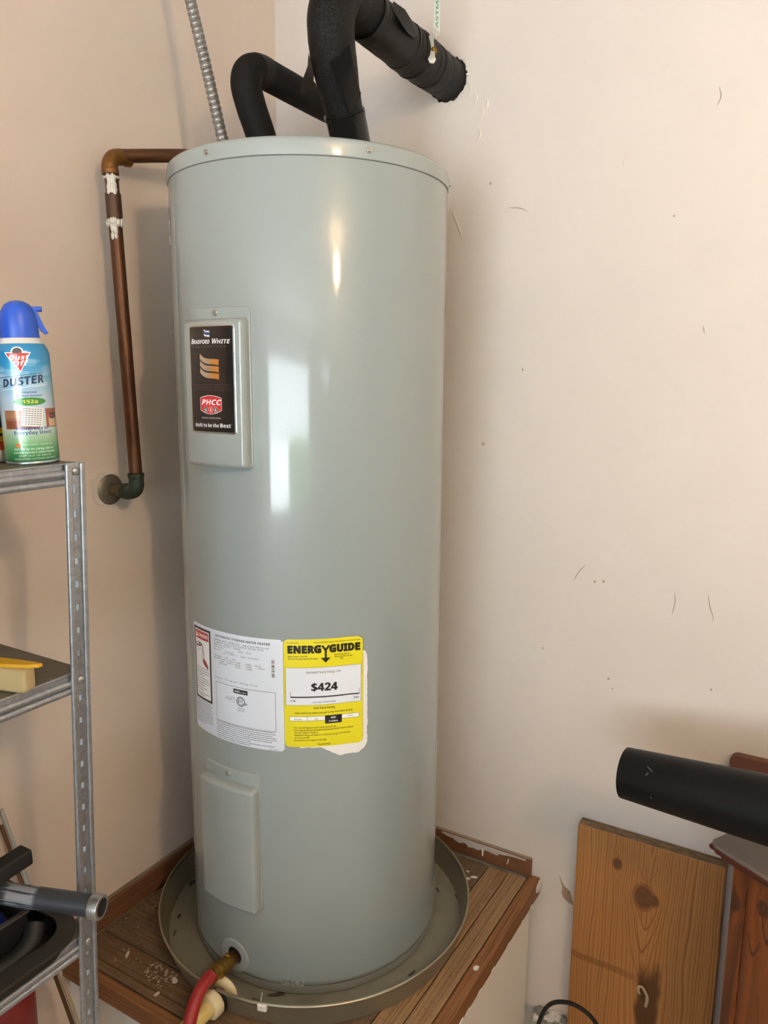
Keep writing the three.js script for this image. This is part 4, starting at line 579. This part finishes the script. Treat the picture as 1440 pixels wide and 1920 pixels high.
{ // dark can mostly cut off by the picture's edge
  const t = thing('spray_can', 'dark spray can with yellow and orange bands behind the blue duster can', 'spray can', [0.2415, 1.4857, 0.9495]);
  const art = canvasTex(512, 720, (g, w, h) => { const bands = [[0, 0.50, '#151219'], [0.50, 0.72, '#131118'], [0.72, 0.765, '#d8a91c'], [0.765, 0.785, '#1b1712'], [0.785, 0.83, '#e0962c'], [0.83, 0.90, '#c8442a'], [0.90, 1, '#cfc8bf']]; for (const [a, b, c] of bands) { g.fillStyle = c; g.fillRect(0, a * h, w, (b - a) * h + 1); } g.fillStyle = '#e6c22c'; for (let x = 0; x < w; x += 90) { g.font = 'bold 70px sans-serif'; g.fillText('W', x, 0.4 * h); } });
  const g = lathe([[0.030, 0.004], [0.031, 0.006], [0.031, 0.15], [0.028, 0.16], [0.023, 0.166]], 48), p = g.attributes.position, u = g.attributes.uv; for (let i = 0; i < p.count; i++) u.setY(i, p.getY(i) / 0.166);
  mesh('printed_body', g, phys({ map: art, roughness: 0.35, clearcoat: 0.6, clearcoatRoughness: 0.2 }), t);
  mesh('base_rim', lathe([[0, 0], [0.029, 0], [0.0318, 0.002], [0.031, 0.006]], 40), std(0xc9c9c6, 0.35, 0.7), t);
  mesh('collar', lathe([[0.0262, 0.162], [0.0262, 0.172], [0.0255, 0.174], [0, 0.174]], 40), std(0x6c1f3c, 0.45), t);
  mesh('cap', lathe([[0.0252, 0.172], [0.025, 0.196], [0.0235, 0.205], [0, 0.205]], 40), std(0xb7a9c4, 0.45), t);
  mesh('spray_button', lathe([[0.008, 0.204], [0.008, 0.212], [0.006, 0.214], [0, 0.2145]], 24), std(0xd9b32a, 0.5), t);
}
{ // wide brush with a yellow back
  const t = thing('wide_brush', 'cream bristled wide brush with a thin yellow back hanging over the middle shelf edge', 'brush', [0.367, 1.1955, 0.995]); t.rotation.y = 16.3 * D2R;
  const r = rng(31), g = boxG(-0.25, -0.002, 0, 0.0325, -0.024, 0, 0.006, 4), p = g.attributes.position; for (let i = 0; i < p.count; i++) p.setZ(i, p.getZ(i) + 0.0012 * noise.noise(p.getX(i) * 160, p.getY(i) * 20, 3)); g.computeVertexNormals(); void r;
  mesh('bristle_block', g, std(0xdcc592, 0.9, 0, { bumpMap: M.foam.bumpMap, bumpScale: 0.001 }), t);
  const y = extrude([[-0.26, -0.003], [-0.03, -0.004], [-0.004, -0.009], [0.009, -0.015], [0.010, -0.0185], [0.0, -0.0205], [-0.03, -0.022], [-0.26, -0.023]], 0.0025, 0.0014); y.rotateX(Math.PI / 2); y.translate(0, 0.0365, 0); mesh('yellow_back', y, std(0xd3a010, 0.5), t);
}
{ // black tray on the lowest visible shelf
  const Y = 0.7965, t = thing('plastic_tray', 'black plastic tray with rounded rim on the lower shelf', 'tray', [0, Y, 0.018]);
  const rr = (x0, x1, z0, z1, r) => { const p = []; for (const [cx, cz, a0] of [[x1 - r, z1 - r, 0], [x0 + r, z1 - r, 90], [x0 + r, z0 + r, 180], [x1 - r, z0 + r, 270]]) for (let i = 0; i <= 10; i++) { const a = (a0 + i * 9) * D2R; p.push([cx + r * Math.cos(a), cz + r * Math.sin(a)]); } return p; };
  const flat = (g) => { g.rotateX(Math.PI / 2); return g; };
  const wall = flat(extrude(rr(0.075, 0.363, 0.928, 1.33, 0.045), 0.028, 0, [rr(0.079, 0.359, 0.932, 1.326, 0.042)])); wall.translate(0, 0.0285, 0); const fl = flat(extrude(rr(0.077, 0.361, 0.930, 1.328, 0.044), 0.0025)); fl.translate(0, 0.003, 0);
  const rim = flat(extrude(rr(0.060, 0.384, 0.914, 1.345, 0.058), 0.0035, 0.0008, [rr(0.080, 0.3575, 0.933, 1.325, 0.04)])); rim.translate(0, 0.0315, 0);
  const m = std(0x191818, 0.5), tray = mesh('tray_pan', [wall, fl], m, t); mesh('tray_rim', rim, std(0x2a2725, 0.5), t); void tray;
}
{
  const t = thing('open_box', 'open black box with a pale rim lying in the plastic tray', 'box', [0, 0.7998, 0.018]); const x0 = 0.125, x1 = 0.305, z0 = 0.962, z1 = 1.22, h = 0.050, w = 0.004;
  mesh('box_shell', [boxG(x0, x1, 0, 0.004, z0, z1), boxG(x0, x0 + w, 0, h, z0, z1), boxG(x1 - w, x1, 0, h, z0, z1), boxG(x0 + w, x1 - w, 0, h, z0, z0 + w), boxG(x0 + w, x1 - w, 0, h, z1 - w, z1)], std(0x111012, 0.6), t);
  mesh('box_rim', [boxG(x0 - 0.003, x0 + w, h, h + 0.004, z0 - 0.003, z1, 0.0012), boxG(x1 - w, x1 + 0.004, h, h + 0.004, z0 - 0.003, z1, 0.0012), boxG(x0 + w, x1 - w, h, h + 0.004, z0 - 0.003, z0 + w, 0.0012)], std(0x3a3532, 0.55), t);
}
{
  const t = thing('tool_handle', 'black moulded handle standing in the tray corner by the shelf post', 'handle', [0, 0.7998, 0.021]);
  const g = tubeG([[0.335, 0.0145, 1.03], [0.335, 0.016, 0.995], [0.332, 0.024, 0.972], [0.322, 0.038, 0.958]], 0.0138, 30, 18); mesh('grip', g, M.black, t); mesh('ferrule', cylG(0.009, 0.008, [0.335, 0.0145, 1.028], [0.335, 0.0145, 1.075], 18), M.steelDark, t);
}
{
  const t = thing('blue_cap', 'dark blue plastic lid lying in the open box under the grey tube', 'lid', [0.268, 0.8046, 1.016]);
  mesh('lid_dome', lathe([[0, 0], [0.024, 0], [0.026, 0.004], [0.026, 0.028], [0.022, 0.04], [0.012, 0.045], [0, 0.0462]], 40), phys({ color: 0x0e1e63, roughness: 0.4, clearcoat: 0.4 }), t);
  mesh('lid_band', lathe([[0.0262, 0.008], [0.0272, 0.009], [0.0272, 0.015], [0.0262, 0.016]], 40), std(0x16307e, 0.4), t);
}
{ // grey tube with a bright ferrule poking out past the shelf post
  const t = thing('metal_tube', 'dark grey scuffed tube with a silver end collar poking out past the shelf post', 'tube');
  const A = [0.412, 0.871, 0.936], B = [0.03, 0.8745, 1.08], q = (k) => [lerp(A[0], B[0], k), lerp(A[1], B[1], k), lerp(A[2], B[2], k)]; const r = 0.0152;
  const scuff = dataTex(512, 256, (u, v) => { const n = tile(u, v, 9, 4), s = tile(u, v, 30, 7); let c = mix3([58, 60, 66], [74, 76, 82], 0.5 + 0.5 * n); if (v > 0.306 && v < 0.334 + 0.01 * s && s > -0.12) c = mix3(c, [178, 180, 186], 0.75); return c; }, true, 1, 1);
  const L = Math.hypot(A[0] - B[0], A[1] - B[1], A[2] - B[2]); const tb = latheAlong([[r - 0.0022, 0.002], [r, 0.002], [r, L], [r - 0.0022, L], [r - 0.0022, 0.002]], A, B, 36);
  mesh('tube_shaft', tb, std(0xffffff, 0.42, 0.25, { map: scuff }), t);
  mesh('end_collar', latheAlong([[r - 0.0028, 0], [r + 0.0012, 0], [r + 0.0018, 0.001], [r + 0.0018, 0.0145], [r + 0.0008, 0.016], [r - 0.0005, 0.016]], A, B, 36), M.zinc, t); void q;
}
{
  const t = thing('pole_grip', 'square black tool grip lying across the grey tube on the lower shelf', 'tool');
  const g = new RoundedBoxGeometry(0.027, 0.025, 0.16, 3, 0.004); const m = mesh('grip', g, std(0x1b1a18, 0.65), t); t.position.set(0.262, 0.9005, 1.023); t.rotation.y = 0.03; t.rotation.x = 0.05;
  mesh('shaft', cylG(0.008, 0.008, [0, 0, 0.078], [0, -0.002, 0.34], 16), M.steelDark, t); void m;
}
for (const [k, label] of [[0, 'metal rod with a pale silvery tip leaning on the left wall behind the lower shelf'], [1, 'thin brown rod leaning beside the paler rod behind the lower shelf']]) {
  const t = thing('leaning_rod', label, 'rod'); const z = 0.80 + 0.0 * k, top = k ? [0.0055, 0.806, 0.8285] : [0.0055, 0.836, 0.826], bot = k ? [0.284, 0.004, 0.773] : [0.298, 0.004, 0.771]; void z;
  const mid = [0, 1, 2].map((i) => lerp(top[i], bot[i], 0.2));
  mesh('rod_tip', cylG(0.0036, 0.0036, top, mid, 14), k ? std(0x6a4d33, 0.6) : std(0xb5bcba, 0.4, 0.5), t); mesh('rod_shaft', cylG(0.0035, 0.0035, mid, bot, 14), k ? std(0x5d4028, 0.6) : std(0xa3947c, 0.5), t);
}
for (const [y, z0, z1, h, label] of [[1.4857, 1.3, 1.72, 0.36, 'cardboard box added out of view on the top shelf to shade the left wall'], [1.1955, 1.2, 1.7, 0.24, 'cardboard box added out of view on the middle shelf to shade the left wall'], [0.7965, 1.4, 1.74, 0.3, 'cardboard box added out of view on the lower shelf to shade the left wall']]) {  // cartons outside the view, added to keep doorway light off the left wall
  const t = thing('added_box', label, 'box', [0, y, 0]); mesh('carton', boxG(0.024, 0.338, 0, h, z0, z1, 0.003), std(0x8f6f4c, 0.9), t); mesh('packing_tape', boxG(0.155, 0.205, h, h + 0.0006, z0 + 0.01, z1 - 0.01), std(0xb79a6a, 0.4), t);
}
{ // red cylinder under the shelf
  const t = thing('gas_cylinder', 'dark red metal cylinder standing under the lower shelf by the left wall', 'cylinder', [0.135, 0, 0.935]);
  mesh('cylinder_body', lathe([[0, 0], [0.052, 0], [0.055, 0.004], [0.055, 0.60], [0.05, 0.632], [0.036, 0.655], [0.016, 0.668], [0, 0.67]], 48), phys({ color: 0x7d1216, roughness: 0.45, clearcoat: 0.5 }), t);
  mesh('valve_neck', lathe([[0.013, 0.665], [0.013, 0.69], [0.018, 0.692], [0.018, 0.715], [0, 0.718]], 28), M.black, t);
}
// ------------------------------------------------------------------ things at the right
{ // black plastic tube, widening to the right
  const t = thing('plastic_tube', 'thick black plastic tube jutting in from the right above the boards', 'tube');
  const A = [0.957, 0.906, 0.24], B = [1.60, 0.942, 0.31], L = Math.hypot(B[0] - A[0], B[1] - A[1], B[2] - A[2]), r = 0.0448, r1 = 0.0735;
  mesh('tube_wall', latheAlong([[r - 0.005, 0], [r - 0.0005, 0], [r, 0.0006], [r1, L], [r1 - 0.006, L], [r - 0.006, 0.002], [r - 0.005, 0]], A, B, 72), M.abs, t);
  const d = V(...B).sub(V(...A)).normalize(), n = V(0, 1, 0).addScaledVector(d, -d.y).normalize(), b = n.clone().cross(d).multiplyScalar(-1);
  for (const [s, a, l, turn] of [[0.055, 0.75, 0.012, 0.9], [0.052, 0.95, 0.006, -0.6], [0.062, 1.75, 0.004, 0.2]]) {
    const g = new THREE.BoxGeometry(0.0009, 0.0004, l); g.rotateY(turn); const up = n.clone().multiplyScalar(Math.cos(a)).addScaledVector(b, Math.sin(a)), o = V(...A).addScaledVector(d, s).addScaledVector(up, r + (r1 - r) * s / L + 0.0001);
    g.applyQuaternion(new THREE.Quaternion().setFromUnitVectors(V(0, 1, 0), up)); g.translate(o.x, o.y, o.z); mesh('scuff_mark', g, std(0x8b8c8e, 0.7), t);
  }
}
{ // pine board leaning on the right wall
  const t = thing('pine_board', 'wide knotty pine board leaning upright against the right wall', 'board', [0.9675, 0, 0.0158]);
  t.rotation.z = -0.003;
  const g = boxUV(boxG(-0.1485, 0.1485, 0.002, 0.6505, -0.0145, 0.0145, 0.0022), 'y', [0.1485, 0]);
  mesh('board_face', g, W.pine, t); mesh('end_grain', boxG(-0.147, 0.147, 0.6498, 0.6511, -0.0138, 0.0136, 0.0004), std(0xffffff, 0.9, 0, { map: dataTex(256, 32, (u, v) => { const k = 0.5 + 0.5 * noise.noise(u * 14, v * 3, 3) + 0.3 * noise.noise(u * 60, v * 8, 9); return mix3([150, 120, 90], [92, 72, 52], clamp(k)); }) }), t);
  const s = curve([[0.004, 0.302, 0.0115], [0.002, 0.318, 0.016], [0.010, 0.324, 0.018], [0.018, 0.312, 0.016], [0.021, 0.296, 0.0135], [0.019, 0.276, 0.0125]]); const sg = []; for (let k = 0; k < 3; k++) { const p = s.points.map((q, i) => [q.x + 0.0022 * Math.sin(k * 2.1 + i), q.y + 0.0015 * Math.cos(k * 2.1 + i), q.z + 0.0012 * Math.sin(k + i * 2)]); sg.push(tubeG(p, 0.0014, 40, 8)); }
  const st = mesh('string_tuft', sg, std(0xb9a888, 0.95)); tag(st, 'frayed cream string stuck to the lower face of the pine board', 'string'); st.position.set(0.9675, 0.0, 0.0195);
}
{ // stained pine cabinet standing at an angle
  const t = thing('pine_cabinet', 'dark stained knotty pine cabinet with a dusty moulded top behind the black pipe', 'cabinet', [1.1015, 0, 0.203]); t.rotation.y = -31 * D2R;
  mesh('cabinet_top', (() => { const g = extrude([[0.004, 0.004], [0.012, 0], [0.75, 0], [0.75, 0.19], [0.012, 0.19], [0, 0.182], [0, 0.012]], 0.004, 0.0015); g.rotateX(-Math.PI / 2); g.translate(0, 0.7945, 0); return g; })(), W.dusty, t);
  mesh('top_moulding', (() => { const gs = []; for (const [x, y0, y1] of [[-0.0015, 0.786, 0.7955], [0.005, 0.778, 0.787], [0.013, 0.769, 0.779]]) gs.push(boxG(x, 0.75, y0, y1, -0.188, -x, 0.004, 3)); return gs; })(), W.stainedEdge, t);
  mesh('cabinet_body', boxUV(boxG(0.036, 0.73, 0, 0.77, -0.186, -0.026, 0.002), 'y', [0, 0]), W.stained, t);
  mesh('corner_stile', boxUV(boxG(0.0345, 0.062, 0.004, 0.768, -0.03, -0.0225, 0.001), 'y', [0.2, 0]), W.stained, t);
  mesh('front_panel', boxUV(boxG(0.0635, 0.72, 0.02, 0.768, -0.03, -0.0238, 0.0015), 'y', [-0.02, 0]), W.stained, t);
}
{ // reddish board with rounded corner standing behind, flat on the wall
  const r = 0.014, x0 = 1.108, x1 = 1.62, y1 = 0.888, p = [[x0 + 0.055, 0], [x1, 0], [x1, y1]]; for (let i = 0; i <= 8; i++) { const a = (90 + i * 11.25) * D2R; p.push([x0 + r + r * Math.cos(a), y1 - r + r * Math.sin(a)]); }
  const t = thing('wall_board', 'reddish brown board with rounded corner standing against the wall behind the black pipe', 'board', [0, 0, 0.0135]);
  const pp = [...p, [x0, 0.815], [x0 + 0.055, 0.80]]; mesh('board_panel', extrude(pp, 0.015, 0.0015), W.maroon, t);
}
{
  const t = thing('black_cable', 'loop of thin black cable in front of the pine board near the floor', 'cable');
  mesh('cable_loop', tubeG([[0.86, 0.0052, 0.34], [0.80, 0.0052, 0.27], [0.79, 0.05, 0.19], [0.777, 0.13, 0.145], [0.784, 0.212, 0.125], [0.803, 0.262, 0.12], [0.838, 0.286, 0.12], [0.875, 0.286, 0.12], [0.908, 0.264, 0.122], [0.932, 0.2, 0.13], [0.94, 0.1, 0.155], [0.93, 0.0052, 0.22], [0.99, 0.0052, 0.28]], 0.0045, 160, 14), M.rubber, t);
}
renderer.render(scene, camera);
